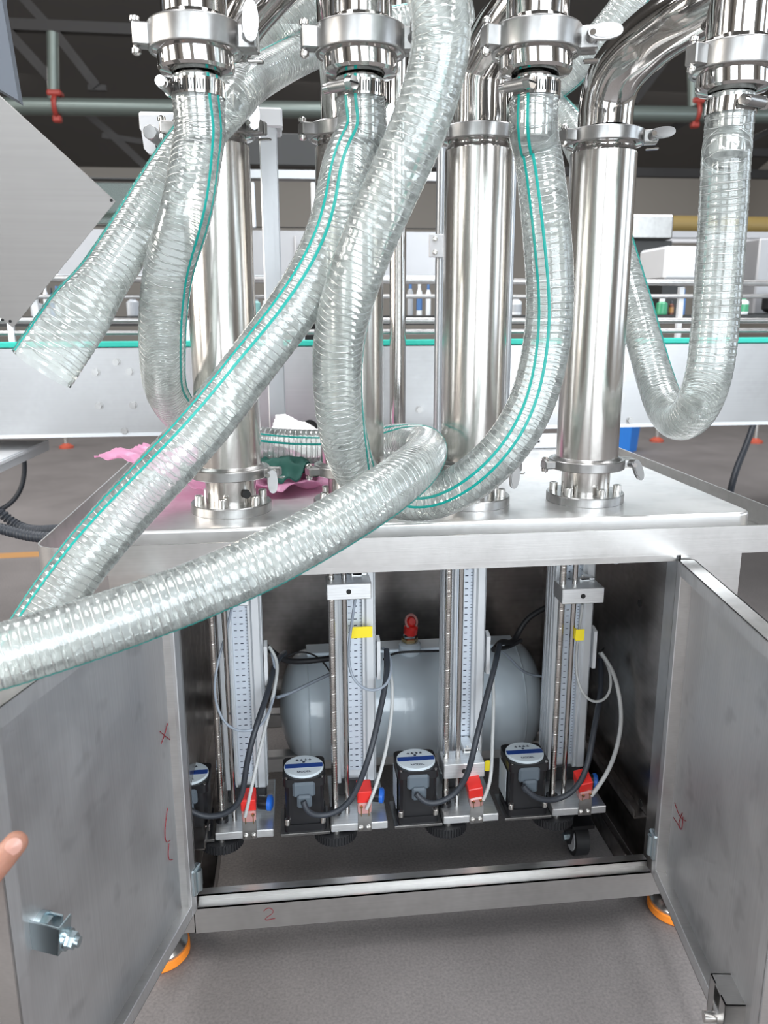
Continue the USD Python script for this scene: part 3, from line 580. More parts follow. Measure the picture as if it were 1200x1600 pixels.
# ================================================================== clear hoses
OD = .052
def hose(name, label, pts, r=OD/2, stripes=((0, 0),), flat=None, pitch=.0078):
    """pts: (px, py, apparent width in px) in order along the hose; the width gives the distance. stripes: angles from the transported frame"""
    P = np.array([at(a, b, d=FPX*2*r/w) for a, b, w in pts]); C, s = spline(P, pitch/5)
    T = np.gradient(C, axis=0); T /= np.linalg.norm(T, axis=1)[:, None]; X = transport(T); Y = np.cross(T, X)
    L = s[-1]; n = 36; m = len(C); th = np.arange(n)*2*math.pi/n
    wob = meshkit.noise(C*60, 3)[:, None]*.0004
    def pt(sv_i, ang, rad):
        """points of the (possibly flattened) hose wall: index array, angles, radius"""
        fx = np.ones(len(s)); fy = np.ones(len(s))
        if flat: 
            a = np.clip((s-(L-flat[0]))/flat[1], 0, 1); a = a*a*(3-2*a); fx = 1+.22*a; fy = 1-flat[2]*a
            fxv, fyv = fx[sv_i], fy[sv_i]
        else: fxv = fyv = np.ones(np.shape(sv_i))
        ca, sa = np.cos(ang), np.sin(ang)
        return C[sv_i]+(rad*ca*fxv)[..., None]*X[sv_i]+(rad*sa*fyv)[..., None]*Y[sv_i]
    ii, jj = np.meshgrid(np.arange(m), np.arange(n), indexing='ij')
    rip = r+.00022*np.cos(2*math.pi*s[ii]/pitch-th[jj])-.0002+wob
    V = pt(ii, th[jj], rip).reshape(-1, 3)
    I = np.arange(m-1)[:, None]; J = np.arange(n)[None]
    F = np.stack([I*n+J, I*n+(J+1) % n, (I+1)*n+(J+1) % n, (I+1)*n+J], -1).reshape(-1, 4)
    t = thing(name, label, 'hose', V.min(0), 'clear wire-wound hoses')
    obj('hose_wall', MB().raw(V, F), 'pvc', t, smooth=True)
    turns = int((L-.004)/pitch); q = np.linspace(0, turns*2*math.pi, turns*26+1); sv = .002+q/(2*math.pi)*pitch
    idx = np.clip(np.round(sv/L*(m-1)).astype(int), 0, m-1)
    W = pt(idx, q % (2*math.pi), np.full(len(q), r-.0003))
    obj('wire_coil', MB().tube(W, .0006, 5), 'wire', t, smooth=True)
    vw = C-CAM; vw /= np.linalg.norm(vw, axis=1)[:, None]; nr = -vw+T*(vw*T).sum(1)[:, None]; nr /= np.linalg.norm(nr, axis=1)[:, None]; e2 = np.cross(T, nr)
    kt, kp = zip(*stripes); psi = np.radians(np.interp(s/L, kt, kp)); k5 = np.ones(41)/41
    base = np.unwrap(np.arctan2((nr*Y).sum(1), (nr*X).sum(1))); hand_ = np.sign((np.cross(nr, e2)*T).sum(1))
    mid = base+psi*hand_; mid = np.convolve(np.pad(mid, 20, mode='edge'), k5, 'valid')
    for off in (-.21, .21):
        hw = .0016/r; k = np.arange(0, m, 2); sm = MB(); rows = []
        for da, dr in ((-hw, .0001), (-hw*.7, .00045), (hw*.7, .00045), (hw, .0001)):
            ang = mid[k]+off+da
            rows.append(pt(k, ang, r+.00022*np.cos(2*math.pi*s[k]/pitch-ang)-.0001+wob[k, 0]+dr))
        V2 = np.stack(rows, 1).reshape(-1, 3); kk = len(k); I2 = np.arange(kk-1)[:, None]; J2 = np.arange(3)[None]
        sm.raw(V2, np.stack([I2*4+J2, I2*4+J2+1, (I2+1)*4+J2+1, (I2+1)*4+J2], -1).reshape(-1, 4))
        obj('green_stripe', sm, 'teal', t, smooth=True)
    return t
def spig(k, n=2):
    """where a hose leaves its spigot, as (px, py, w) points straight down the pipe"""
    out = []
    for dz in (-.036, -.06, -.085)[:n+1]:
        P = PIPE[k]+A(0, 0, dz); v = P-CAM; dd = v@FW; out.append((600+FPX*(v@RT)/dd, 800-FPX*(v@UP)/dd, FPX*OD/dd))
    return out
hose('clear_hose', 'clear hose looping behind the left pillars and forward over the table edge',
     spig(0)+[(306, 250, 79), (291, 330, 80), (267, 410, 77), (255, 490, 74), (254, 560, 70), (265, 622, 63), (310, 668, 57), (370, 688, 53), (450, 697, 53), (540, 696, 53), (610, 690, 54), (655, 693, 58), (661, 714, 69), (600, 768, 82), (500, 830, 87), (400, 882, 91), (300, 925, 94), (200, 962, 97), (100, 995, 100), (0, 1025, 103), (-90, 1050, 106)], stripes=((0, -35), (.12, -60), (.25, -65), (.33, -25), (.47, -18), (.55, -60), (.7, -85), (1, -95)))
hose('clear_hose', 'long clear hose slanting straight down left in front of the leftmost pillar',
     spig(1)+[(549, 240, 77), (528, 330, 79), (492, 425, 80), (445, 500, 80), (392, 570, 80), (335, 645, 81), (270, 720, 82), (205, 790, 82), (140, 865, 83), (85, 940, 84), (35, 1020, 86), (-15, 1110, 90)], stripes=((0, 24), (.25, 24), (.5, 42), (.75, 55), (1, 62)))
hose('clear_hose', 'thick clear loop hose from the third pipe, rising between second and third pillars',
     spig(2)+[(838, 230, 74), (850, 320, 75), (857, 400, 75), (859, 480, 74), (850, 560, 73), (826, 640, 72), (780, 710, 71), (715, 762, 69), (640, 781, 66), (585, 765, 66), (546, 715, 70), (530, 640, 75), (527, 560, 78), (540, 480, 82), (568, 395, 86), (605, 310, 88), (645, 220, 90), (677, 130, 91), (690, 50, 92), (676, -20, 90), (640, -80, 86), (590, -130, 80)], stripes=((0, 28), (.15, 18), (.25, 5), (.36, -8), (.44, 0), (.52, 70), (.6, 100), (.75, 140), (1, 180)))
hose('clear_hose', 'u-shaped clear hose hanging from the rightmost pipe and rising behind the right pillar',
     spig(3)+[(1135, 240, 74), (1130, 330, 73), (1124, 420, 72), (1117, 510, 71), (1106, 590, 70), (1086, 640, 67), (1062, 656, 63), (1040, 636, 59), (1020, 580, 56), (998, 500, 54), (972, 410, 52), (940, 310, 51), (908, 232, 50), (880, 186, 49), (858, 160, 49), (858, 142, 49), (884, 118, 50), (925, 75, 51), (972, 18, 52), (1010, -40, 53)], stripes=((0, 130), (.35, 125), (.45, 85), (1, 75)))
hose('clear_hose', 'loose clear hose with a flattened cut end floating out toward the left plate',
     [(735, 12, 58), (640, 38, 57), (560, 52, 58), (490, 76, 58), (440, 100, 60), (392, 128, 65), (350, 168, 72), (305, 218, 72), (255, 290, 73), (208, 366, 75), (165, 432, 77), (118, 500, 79), (66, 577, 81)], stripes=((0, 85), (1, 80)), flat=(.13, .07, .45))
hose('clear_hose', 'short upper clear hose disappearing behind the first outlet clamp',
     [(600, -90, 60), (530, -30, 60), (480, 10, 60), (432, 45, 59), (390, 85, 56), (358, 135, 54), (340, 200, 52), (335, 270, 50)], stripes=((0, 45), (1, 60)))

# ================================================================== linear drive units under the table
ZP = .131
tagcol = {0: None, 1: (-.012, .492), 2: None, 3: (-.006, .492)}
nm = ['leftmost linear drive, half its motor hidden by the open left door', 'linear drive second from the left, with a wide yellow tag on its ruler', 'linear drive third from the left, its slide block run down to the bottom', 'rightmost linear drive, beside the dark inner wall']
CARZ = [at(345, 935, y=.105)[2], at(541, 924, y=.105)[2], at(720, 1204, y=.105)[2], at(903, 931, y=.105)[2]]
for k, x in enumerate(XS):
    y0 = .095
    t = thing('linear_drive', nm[k], 'linear actuator', (x, y0, ZP), 'linear drives under the table')
    o = A(x, 0, ZP); b = lambda *q, ch=.0008, mb=None: (mb or MB()).box(A(*q[:3]), A(*q[3:]), o=o, ch=ch)
    obj('base_plate', b(-.0415, y0, 0, .0415, .228, .012, ch=.0012), 'alu_block', t)
    obj('motor_plate', b(-.114, y0, -.002, -.0425, .160, .0025), 'cast', t)
    obj('motor', MB().prism(rrect(-.1085, y0+.003, -.0475, y0+.064, .008, 3), o+A(0, 0, .0025), (1, 0, 0), (0, 1, 0), .012)
        .prism(rrect(-.106, y0+.0055, -.050, y0+.0615, .011, 3), o+A(0, 0, .0145), (1, 0, 0), (0, 1, 0), .062)
        .prism(rrect(-.1085, y0+.003, -.0475, y0+.064, .008, 3), o+A(0, 0, .0755), (1, 0, 0), (0, 1, 0), .012), 'black', t)
    cx, cy = -.078, y0+.0335; top = .0875
    lab = obj('motor_cap', MB().lathe([(.0285, top), (.0285, top+.003), (.0278, top+.0036)], o+A(cx, cy, 0), n=48), 'label_white', t, label='round silver motor label with a blue band')
    from shapely.geometry import Point, box as sbox
    bd = Point(0, 0).buffer(.0276, 32).intersection(sbox(-.04, -.0055, .04, .0055))
    obj('blue_band', MB().prism(bd, o+A(cx, cy, top+.0036), (1, .0, 0), (0, 1, 0), .0002), 'label_blue', lab)
    tx = meshkit.text_mesh('MODEL', .0042, .0002, True); tx.apply_translation([-tx.bounds[1][0]/2, 0, 0])
    obj('lettering', MB().tm(tx, o+A(cx, cy-.0185, top+.0036)), 'ink', lab)
    lg = MB()
    for q in range(4):
        a = o+A(cx-.0095+q*.0062, cy+.0155, top+.0036); lg.box((-.0022, -.0016, 0), (.0022, .0002, .0002), o=a).box((-.0006, -.0026, 0), (.0006, .0026, .0002), o=a)
    lg.lathe([(.0024, 0), (.0024, .0002)], o+A(cx, cy+.0095, top+.0036), n=6)
    obj('emblem', lg, 'ink', lab)
    obj('connector', b(cx-.017, y0-.001, .060, cx+.015, y0+.011, .083, ch=.003).box(A(cx-.011, y0-.007, .046), A(cx+.010, y0+.003, .066), o=o, ch=.003), 'grey_plastic', t)
    for dx in (-.1035, -.0525):
        obj('motor_bolt', MB().lathe([(.0042, .0145), (.0042, .0225), (.0036, .0232)], o+A(dx, y0+.0065, 0), n=16), 'screw', t)
        obj('motor_bolt', MB().lathe([(.0022, top), (.0022, top+.001)], o+A(dx, y0+.0075, 0), n=12), 'screw', t)
    if k in (2, 3): obj('rating_plate', b(-.1088, y0+.02, .018, -.1083, y0+.06, .07), 'label_white', t)
    # gear under the plate
    g = MB(); g.cyl(o+A(-.034, y0+.021, -.0175), o+A(-.034, y0+.021, -.004), .0295, n=60); N = 44
    for q in range(N):
        a = 2*math.pi*q/N; R = np.stack([A(math.cos(a), math.sin(a), 0), A(-math.sin(a), math.cos(a), 0), A(0, 0, 1)], 1)
        g.box((.029, -.0011, -.017), (.0312, .0011, -.0045), R, o+A(-.034, y0+.021, 0))
    obj('timing_pulley', g, 'rubber', t)
    obj('motor_pulley', MB().cyl(o+A(cx, cy, -.016), o+A(cx, cy, -.002), .0135, n=30), 'rubber', t)
    obj('pulley_nut', MB().cyl(o+A(-.0335, y0+.006, -.006), o+A(-.0335, y0+.006, 0), .0052, n=18), 'screw', t)
    # rail profile, screw, rod, ruler
    zt = .567-ZP
    pf = MB(); yb = .165
    pf.box(A(-.030, yb+.012, .035), A(.031, yb+.045, zt), o=o, ch=.001)
    pf.box(A(-.030, yb, .035), A(-.0215, yb+.014, zt), o=o, ch=.001).box(A(.0165, yb, .035), A(.031, yb+.014, zt), o=o, ch=.0025)
    pf.box(A(.0125, yb+.004, .035), A(.0175, yb+.014, zt), o=o, ch=.0005).box(A(-.0155, yb+.006, .035), A(-.0125, yb+.014, zt), o=o, ch=.0005)
    for yy in (yb+.008, yb+.02, yb+.032): pf.box(A(-.0316, yy, .035), A(-.0298, yy+.006, zt), o=o, ch=.0004).box(A(.0308, yy, .035), A(.0326, yy+.006, zt), o=o, ch=.0004)
    obj('rail_profile', pf, 'alu', t)
    obj('end_block', b(-.028, yb+.005, .012, .029, yb+.045, .036), 'black', t)
    obj('ruler', b(-.0105, yb+.0105, .05, .0125, yb+.0118, zt), 'ruler', t)
    tk = MB()
    for q in range(int((zt-.06)/.01)):
        z = .056+q*.01; tk.box(A(-.0075, yb+.0102, z-.0005), A(-.0035, yb+.0106, z+.0005), o=o).box(A(.001, yb+.0102, z-.0007), A(.0055, yb+.0106, z+.0007), o=o)
    for q in range(int((zt-.06)/.005)): tk.box(A(.0095, yb+.0102, .056+q*.005-.0003), A(.0122, yb+.0106, .056+q*.005+.0003), o=o)
    obj('ruler_marks', tk, 'ink', t, kind='stuff')
    th = np.arange(0, int((zt-.02)/.004)*2*math.pi, .5); sc = MB().cyl(o+A(-.0335, .125, .012), o+A(-.0335, .125, zt), .0046, n=20)
    sc.tube(np.c_[o[0]-.0335+.0046*np.cos(th), .125+.0046*np.sin(th), o[2]+.014+th/(2*math.pi)*.004], .0004, 4)
    obj('lead_screw', sc, 'pillar', t)
    obj('guide_rod', MB().cyl(o+A(-.0155, .125, .012), o+A(-.0155, .125, zt), .0037, n=20), 'polish', t)
    obj('screw_foot', MB().cyl(o+A(-.0335, .125, .012), o+A(-.0335, .125, .018), .009, n=24), 'black', t)
    z = CARZ[k]-ZP
    cb = obj('slide_block', b(-.0405, .103, z-.0115, .0205, .142, z+.0115, ch=.001).box(A(-.006, .135, z+.0), A(.012, yb+.009, z+.017), o=o, ch=.002).box(A(-.004, .135, z+.0115), A(.0185, .150, z+.0165), o=o, ch=.002), 'alu_block', t)
    c = o+A(-.0105, .1028, z); obj('set_screw', MB().cyl(c+A(0, .002, 0), c+A(0, -.0006, 0), .0034, n=20), 'hole', cb)
    for dx in (.002,): obj('cap_screw', MB().cyl(o+A(dx, .142, z+.0165), o+A(dx, .142, z+.0185), .002), 'screw', cb)
    # limit switch on its bracket
    bk = obj('switch_bracket', b(-.0025, y0-.0022, .0, .0175, y0-.0004, .031, ch=.0002).box(A(-.0025, y0-.0004, .03), A(.0175, y0+.018, .032), o=o, ch=.0002), 'cast', t)
    for dx in (.002, .013): obj('bracket_screw', MB().lathe([(.0038, 0), (.0036, .0016), (.0018, .003)], o+A(dx, y0-.0022, .006), (0, -1, 0), 16), 'screw', bk)
    tl = math.radians((12, 10, 20, 25)[k]); ta = math.radians((0, 0, 8, 10)[k])
    Rx = np.array([[1, 0, 0], [0, math.cos(tl), -math.sin(tl)], [0, math.sin(tl), math.cos(tl)]]); Ry = np.array([[math.cos(ta), 0, -math.sin(ta)], [0, 1, 0], [math.sin(ta), 0, math.cos(ta)]]); R = Ry@Rx
    so = o+A(.0075, y0+.004, .028)
    sw = obj('limit_switch', MB().box((-.0105, -.004, .020), (.0105, .022, .040), R, so, .001), 'red', t, label='red limit switch body')
    obj('terminal_cover', MB().box((-.010, -.006, .0), (.010, .020, .020), R, so, .002), 'clear_red', sw)
    for dx in (-.005, .006):
        obj('terminal_screw', MB().cyl(so+R@A(dx, -.0056, .016), so+R@A(dx, -.0085, .016), .0022, n=12).cyl(so+R@A(dx, -.006, .015), so+R@A(dx, -.006, -.008), .0008), 'brass', sw)
    if k != 2:
        p = o+A(.020, y0+.040, .032); obj('sensor_body', MB().cyl(p, p+A(.013, -.003, 0), .010, n=24), 'black', t)
        obj('sensor_ring', MB().lathe([(.0115, 0), (.0115, .005), (.008, .007)], p+A(.013, -.003, 0), (1, -.2, 0), 24), 'blue_plastic', t)
    p = o+A(.034, yb+.012, at(595, 1030, y=.17)[2]-ZP)
    obj('terminal_plate', MB().prism([(-.012, -.03), (.012, -.034), (.014, .022), (.004, .034), (-.012, .03)], p, (0, 1, 0), (0, 0, 1), .005), 'white_plate', t)
    for s in (1,): obj('plate_slot', MB().box((.005, -.004, .002), (.0056, .0, .012), o=p), 'hole', t)
    if k in (1, 3):
        z = at(558, 987, y=.155)[2] if k == 1 else at(905, 991, y=.118)[2]
        w = .016 if k == 1 else .0065; xx = x+.010 if k == 1 else at(905, 991, y=.118)[0]
        ty = .152 if k == 1 else .1155
        g = thing('wire_tag', ['', 'wide yellow paper tag wrapped on the thin cable of the second drive', '', 'small folded yellow tag on the thin cable of the rightmost drive'][k], 'tag', (xx, ty, z))
        obj('tag_paper', MB().box((-w, -.0006, -.0085), (w, .0006, .0085), None, (xx, ty, z)).box((-w, .0006, -.0075), (-w+.002, .006, .0085), None, (xx, ty, z)), 'yellow', g)
g = at(762, 1196, y=.15); c = thing('wire_tag', 'little yellow tag beside the lowered slide block of the third drive', 'tag', g)
obj('tag_paper', MB().prism(Point(0, 0).buffer(.009, 8).intersection(sbox(-.0045, -.02, .0045, .02)), g, (1, 0, 0), (0, 0, 1), .0012), 'yellow', c)

# ---- air tank behind the drives
a, b = at(437, 1095, y=.42), at(840, 1088, y=.42); zc = (a[2]+b[2])/2; r = .102; YK = .415
tk = thing('air_tank', 'pale grey blue enamelled air tank lying across the cabinet behind the drives', 'air tank', ((a[0]+b[0])/2, YK, zc-r))
x0, x1 = a[0], b[0]; L = x1-x0; q = np.linspace(0, math.pi/2, 12); dm = .052
pr = [(r*math.sin(t), dm-dm*math.cos(t)) for t in q]+[(r, dm+.001)]+[(r, L-dm-.001)]+[(r*math.cos(t), L-dm+dm*math.sin(t)) for t in q]
obj('shell', MB().lathe(pr, (x0, YK, zc), (1, 0, 0), 72, caps=False), 'tank', tk, smooth=True)
for xx in (x0+dm, x1-dm): obj('weld_seam', MB().tube([(xx, YK+r*math.cos(t), zc+r*math.sin(t)) for t in np.linspace(0, 2*math.pi, 49)[:-1]], .0018, 6, closed=True), 'tank', tk)
obj('top_rail', MB().box((x0+.05, YK-.012, zc+r-.004), (x1-.05, YK+.03, zc+r+.004), ch=.001), 'tank', tk)
for xx in (x0+.09, x1-.09): obj('tank_foot', MB().box((xx-.02, YK-.06, .1155), (xx+.02, YK+.06, zc-r*.8), ch=.003), 'tank', tk)
c = at(640, 1012, y=YK-.01); 
obj('boss', MB().lathe([(.020, -.01), (.020, .008), (.016, .012)], c, n=32), 'tank', tk)
sv = thing('safety_valve', 'small brass nipple with bright red ring cap on top of the air tank', 'valve', c+A(0, 0, .012))
obj('valve_body', MB().lathe([(.010, 0), (.0145, .001), (.0145, .007), (.010, .010), (.008, .016)], c+A(0, 0, .012), n=6), 'brass', sv)
obj('valve_collar', MB().lathe([(.011, .008), (.0115, .012), (.009, .015)], c+A(0, 0, .012), n=28), 'zinc', sv)
obj('red_cap', MB().lathe([(.008, .014), (.0125, .018), (.0125, .030), (.009, .034)], c+A(0, 0, .012), (.05, -.18, 1), 28), 'red', sv)
R = frame(A(.25, -1, .45)); pc = c+A(.002, -.006, .052)
obj('pull_ring', MB().tube([pc+R@A(.0105*math.cos(t), .0125*math.sin(t), 0) for t in np.linspace(0, 2*math.pi, 33)[:-1]], .0022, 8, closed=True), 'clear_red', sv)
obj('red_knob', MB().lathe([(.0085, -.006), (.009, 0), (.006, .004)], pc, A(.25, -1, .45), 24), 'red', sv)
c = at(838, 1082, y=YK-.03); obj('end_plug', MB().cyl(c, c+A(.014, 0, 0), .011, n=6), 'screw', tk)

# ---- cables in the cabinet: points (px, py, y)
def cable(name, label, pts, r, m, group=None):
    P = [at(a, b, y=y) for a, b, y in pts]
    c = MB().tube(spline(P, .005)[0], r, 10)
    return obj(name, c, m, None, label=label, cat='cable', group=group, smooth=True)
G = 'motor cables'
cable('motor_cable', 'black motor cable of the leftmost drive dipping below the slide rail', [(282, 1255, .09), (312, 1273, .085), (345, 1273, .085), (371, 1255, .085), (384, 1205, .088), (399, 1140, .10), (417, 1085, .14), (432, 1035, .20), (445, 1020, .25)], .0042, 'cable_dark', G)
cable('motor_cable', 'black motor cable of the second drive curving past its red switch', [(474, 1252, .082), (483, 1269, .079), (510, 1273, .083), (540, 1258, .083), (562, 1222, .084), (580, 1170, .09), (594, 1110, .12), (603, 1060, .15), (604, 1015, .19)], .0042, 'cable_dark', G)
cable('motor_cable', 'black motor cable of the third drive passing its lowered slide block', [(650, 1240, .082), (668, 1254, .079), (700, 1247, .083), (724, 1222, .083), (742, 1165, .085), (760, 1090, .12), (773, 1040, .15), (780, 1008, .19)], .0042, 'cable_dark', G)
cable('motor_cable', 'dark motor cable of the rightmost drive crossing its red switch', [(817, 1228, .082), (838, 1246, .079), (878, 1246, .083), (906, 1222, .082), (921, 1180, .09), (930, 1130, .12), (938, 1080, .16), (938, 1030, .20)], .0042, 'cable_dark', G)
G = 'switch cables'
cable('switch_cable', 'pale grey switch cable of the leftmost drive', [(383, 1276, .088), (390, 1245, .088), (402, 1190, .10), (416, 1130, .13), (430, 1070, .16), (431, 1030, .19), (420, 1010, .2)], .0026, 'cable_grey', G)
cable('switch_cable', 'pale grey switch cable of the second drive', [(573, 1264, .088), (585, 1235, .088), (601, 1180, .11), (611, 1120, .14), (612, 1065, .16), (604, 1020, .19)], .0026, 'cable_grey', G)
cable('switch_cable', 'pale grey switch cable of the third drive', [(755, 1250, .088), (765, 1222, .09), (769, 1170, .12), (771, 1110, .14), (770, 1050, .17)], .0026, 'cable_grey', G)
cable('switch_cable', 'pale grey switch cable bowing wide beside the rightmost drive', [(924, 1243, .088), (942, 1218, .088), (960, 1180, .11), (970, 1130, .13), (967, 1085, .14), (955, 1045, .17), (939, 1020, .19)], .0032, 'cable_grey', G)
G = 'thin slide cables'
cable('slide_cable', 'thin blue grey cable loop of the leftmost drive', [(362, 950, .14), (350, 1000, .14), (337, 1055, .12), (340, 1105, .11), (362, 1137, .10), (395, 1140, .10), (420, 1112, .13), (431, 1060, .17), (424, 1020, .2)], .0019, 'cable_blue', G)
cable('slide_cable', 'thin blue grey cable loop of the second drive', [(555, 936, .142), (548, 985, .146), (545, 1025, .14), (553, 1060, .13), (578, 1078, .13), (602, 1070, .14), (611, 1045, .16), (606, 1020, .19), (598, 1012, .2)], .0021, 'cable_blue', G)
cable('slide_cable', 'thin pale cable loop of the rightmost drive', [(910, 944, .142), (904, 990, .146), (900, 1030, .145), (907, 1075, .13), (928, 1096, .13), (948, 1088, .14), (954, 1060, .16), (944, 1030, .19), (936, 1020, .2)], .0021, 'cable_grey', G)
cable('wiring_loom', 'black wiring bundle across the left end of the air tank', [(405, 1000, .24), (430, 1022, .24), (455, 1033, .26), (490, 1032, .27), (520, 1028, .27)], .0048, 'rubber')
cable('thin_wire', 'thin dark wire arching over the left end of the air tank', [(440, 1030, .25), (470, 1019, .27), (500, 1030, .28), (516, 1050, .28)], .0014, 'rubber')
cable('air_hose', 'dark air hose rising to the right across the left of the air tank', [(432, 1090, .27), (450, 1084, .28), (480, 1070, .285), (518, 1052, .285)], .0028, 'cable_blue')
cable('thin_wire', 'thin black wire along the tank top left of the third drive', [(600, 1030, .24), (622, 1020, .28), (650, 1018, .285), (692, 1017, .285)], .002, 'rubber')
cable('wiring_loom', 'black wiring bundle rising from the third drive to the rightmost one', [(772, 1015, .20), (786, 1003, .25), (803, 1000, .29), (812, 985, .30), (826, 966, .30), (856, 948, .30)], .0048, 'rubber')
cable('wiring_loom', 'thin black cable pair under the loom at the right end of the tank', [(778, 1012, .22), (800, 1008, .28), (815, 1000, .29)], .0035, 'rubber')
cable('air_hose', 'dark air hose sagging over the right end of the air tank', [(780, 1016, .24), (800, 1032, .29), (820, 1050, .295), (850, 1057, .295)], .0022, 'cable_blue')
cable('wall_wire', 'straight thin black wire running to the dark inner wall', [(940, 1015, .25), (985, 985, .2), (1036, 957, .14)], .0016, 'rubber')
cable('blue_tube_end', 'short pale blue tube end hanging under the table near the right wall', [(961, 862, .2), (962, 875, .2), (963, 880, .2)], .004, 'label_white')

# ================================================================== uprights and nozzle frame behind the cylinders
YR = .50
def rod(name, label, px0, py0, px1, r, sq=False, m='alu_post', gp='uprights behind the cylinders'):
    a = at(px0, py0, y=YR); b = at(px1, 650, y=YR); x = (a[0]+b[0])/2
    t = thing(name, label, 'rod', (x, YR, ZT), gp)
    if sq: obj('post', MB().box((x-r, YR-r, ZT), (x+r, YR+r, a[2]), ch=.002).box((x-r*.3, YR-r-.001, ZT), (x+r*.3, YR-r, a[2])), m, t)
    else: obj('shaft', MB().cyl((x, YR, ZT), (x, YR, a[2]), r, n=40), m, t)
    obj('collar', MB().cyl((x, YR, ZT), (x, YR, ZT+.014), r*1.6, n=32), m, t)
    return x, a[2]
rod('square_post', 'square aluminium post right of the leftmost cylinder', 418, 196, 434, .0145, True, 'alu_post')
rod('guide_rod', 'thick polished rod between the second and third cylinders', 620, -40, 623, .0145, m='polish')
rod('guide_rod', 'slim rod carrying a small screwed hinge plate, left of the third cylinder', 686, 60, 689, .0078)
x, _ = rod('guide_rod', 'slim rod just right of the third cylinder', 799, 60, 797, .0068)
c = at(682, 384, y=YR-.012); hp = thing('hinge_plate', 'small bright hinge plate with two screws on the slim rod', 'hinge', c)
obj('plate', MB().box((-.013, -.003, -.019), (.012, .003, .019), o=c, ch=.0015), 'white_plate', hp)
for dz in (-.011, .011): obj('screw', MB().lathe([(.0048, 0), (.0045, .002), (.002, .0025), (.002, .001), (.0005, .001)], c+A(-.003, -.003, dz), (0, -1, 0), 16), 'screw', hp)
zl = at(420, 184, y=YR)
nb = thing('cross_bar', 'white coated cross bar with end plate behind the leftmost cylinder', 'bar', at(330, 190, y=YR))
a, b = at(217, 180, y=YR+.02), at(440, 204, y=YR+.02); z0, z1 = at(240, 205, y=YR+.02)[2], at(240, 179, y=YR+.02)[2]
obj('beam', MB().box((a[0], YR+.016, z0), (at(440, 190, y=YR)[0], YR+.05, z1+.004), ch=.003), 'white_plate', nb)
p = [at(*q, y=YR+.012) for q in [(217, 180), (262, 180), (274, 206), (274, 232), (254, 242), (232, 240), (225, 232)]]
obj('end_plate', MB().prism([(v[0], v[2]) for v in p], (0, YR+.012, 0), (1, 0, 0), (0, 0, 1), -.012), 'white_plate', nb)
e0 = at(234, 206, y=YR-.10); e1 = at(262, 228, y=YR)
obj('round_bar', MB().lathe([(.0095, 0), (.0105, .001), (.0105, np.linalg.norm(e1-e0))], e0, e1-e0, 32), 'cast', nb, label='grey round bar end pointing forward')
obj('bar_collar', MB().cyl(e1+(e0-e1)*.12, e1, .017, n=32), 'hole', nb)
c = at(270, 205, y=YR-.01); obj('clamp_block', MB().box((-.012, -.004, -.016), (.02, .012, .014), o=c, ch=.002), 'cast', nb)
c = at(420, 184, y=YR); obj('corner_block', MB().box((-.022, -.018, -.018), (.022, .016, .012), o=c, ch=.003), 'white_plate', nb)
ub = thing('upper_bar', 'white coated upper bar running behind the pipes and hoses', 'bar', at(550, 40, y=YR+.05))
a, b = at(362, 33, y=YR+.015), at(748, 26, y=YR+.015); obj('beam', MB().box((a[0], YR+.0146, a[2]-.03), (b[0], YR+.05, a[2]), ch=.003), 'white_plate', ub)
c = at(380, 44, y=YR); obj('end_block', MB().box((-.016, 0, -.02), (.014, .02, .014), o=c, ch=.002), 'white_plate', ub)
pb = thing('mounting_plate', 'flat white plate with a slot at the rear edge of the table', 'plate', at(830, 690, y=.60))
a, b = at(782, 703, y=.60), at(880, 703, y=.60)
obj('plate', MB().box((a[0], .60, ZT), (b[0], .606, ZT+.03), ch=.001).box((a[0], .60, ZT), (b[0], .64, ZT+.003), ch=.001), 'white_plate', pb)
c = at(838, 690, y=.5998); obj('slot', MB().box((-.007, -.0004, -.0022), (.007, .0004, .0022), o=c, ch=.0001), 'hole', pb)

# ---- pink film, paper and green cloth lying on the table behind the first pillars
def sheet(name, label, cat, outline, fn, m, thick=.0012, seed=0, res=34, group=None):
    """a crumpled sheet over an outline in table coordinates (x, y); fn(x, y) gives its height"""
    from shapely.geometry import Polygon, Point as Pt
    from shapely import contains_xy
    pg = Polygon(outline); x0, y0, x1, y1 = pg.bounds; gx, gy = np.meshgrid(np.linspace(x0, x1, res), np.linspace(y0, y1, res), indexing='ij')
    ok = contains_xy(pg.buffer((x1-x0)/res*.6), gx, gy); z = fn(gx, gy)
    up = np.stack([gx, gy, z+thick], -1).reshape(-1, 3); dn = np.stack([gx, gy, z], -1).reshape(-1, 3); f = []; n = res; K = n*n
    cell = ok[:-1, :-1] & ok[1:, :-1] & ok[1:, 1:] & ok[:-1, 1:]
    for i in range(n-1):
        for j in range(n-1):
            if not cell[i, j]: continue
            q = (i*n+j, (i+1)*n+j, (i+1)*n+j+1, i*n+j+1); f.append(q); f.append((q[3]+K, q[2]+K, q[1]+K, q[0]+K))
            for (di, dj, e0, e1) in ((-1, 0, 3, 0), (1, 0, 1, 2), (0, -1, 0, 1), (0, 1, 2, 3)):
                a, b = i+di, j+dj
                if not (0 <= a < n-1 and 0 <= b < n-1 and cell[a, b]): f.append((q[e1], q[e0], q[e0]+K, q[e1]+K))
    t = trimesh.Trimesh(np.vstack([up, dn]), trimesh.geometry.triangulate_quads(np.array(f)), process=True)
    return obj(name, t, m, None, label=label, cat=cat, smooth=40)
fb = lambda x, y, s, a: a*(meshkit.fbm(np.stack([x*s, y*s, 0*x+2], -1), 3, 5)-.2)
pinkz = lambda x, y: ZT+.0015+np.clip(fb(x, y, 26, .035), 0, 1)+np.clip((-.28-x)*.28, 0, .05)
def tb(px, py, h=.01): q = at(px, py, z=ZT+h); return (q[0], q[1])
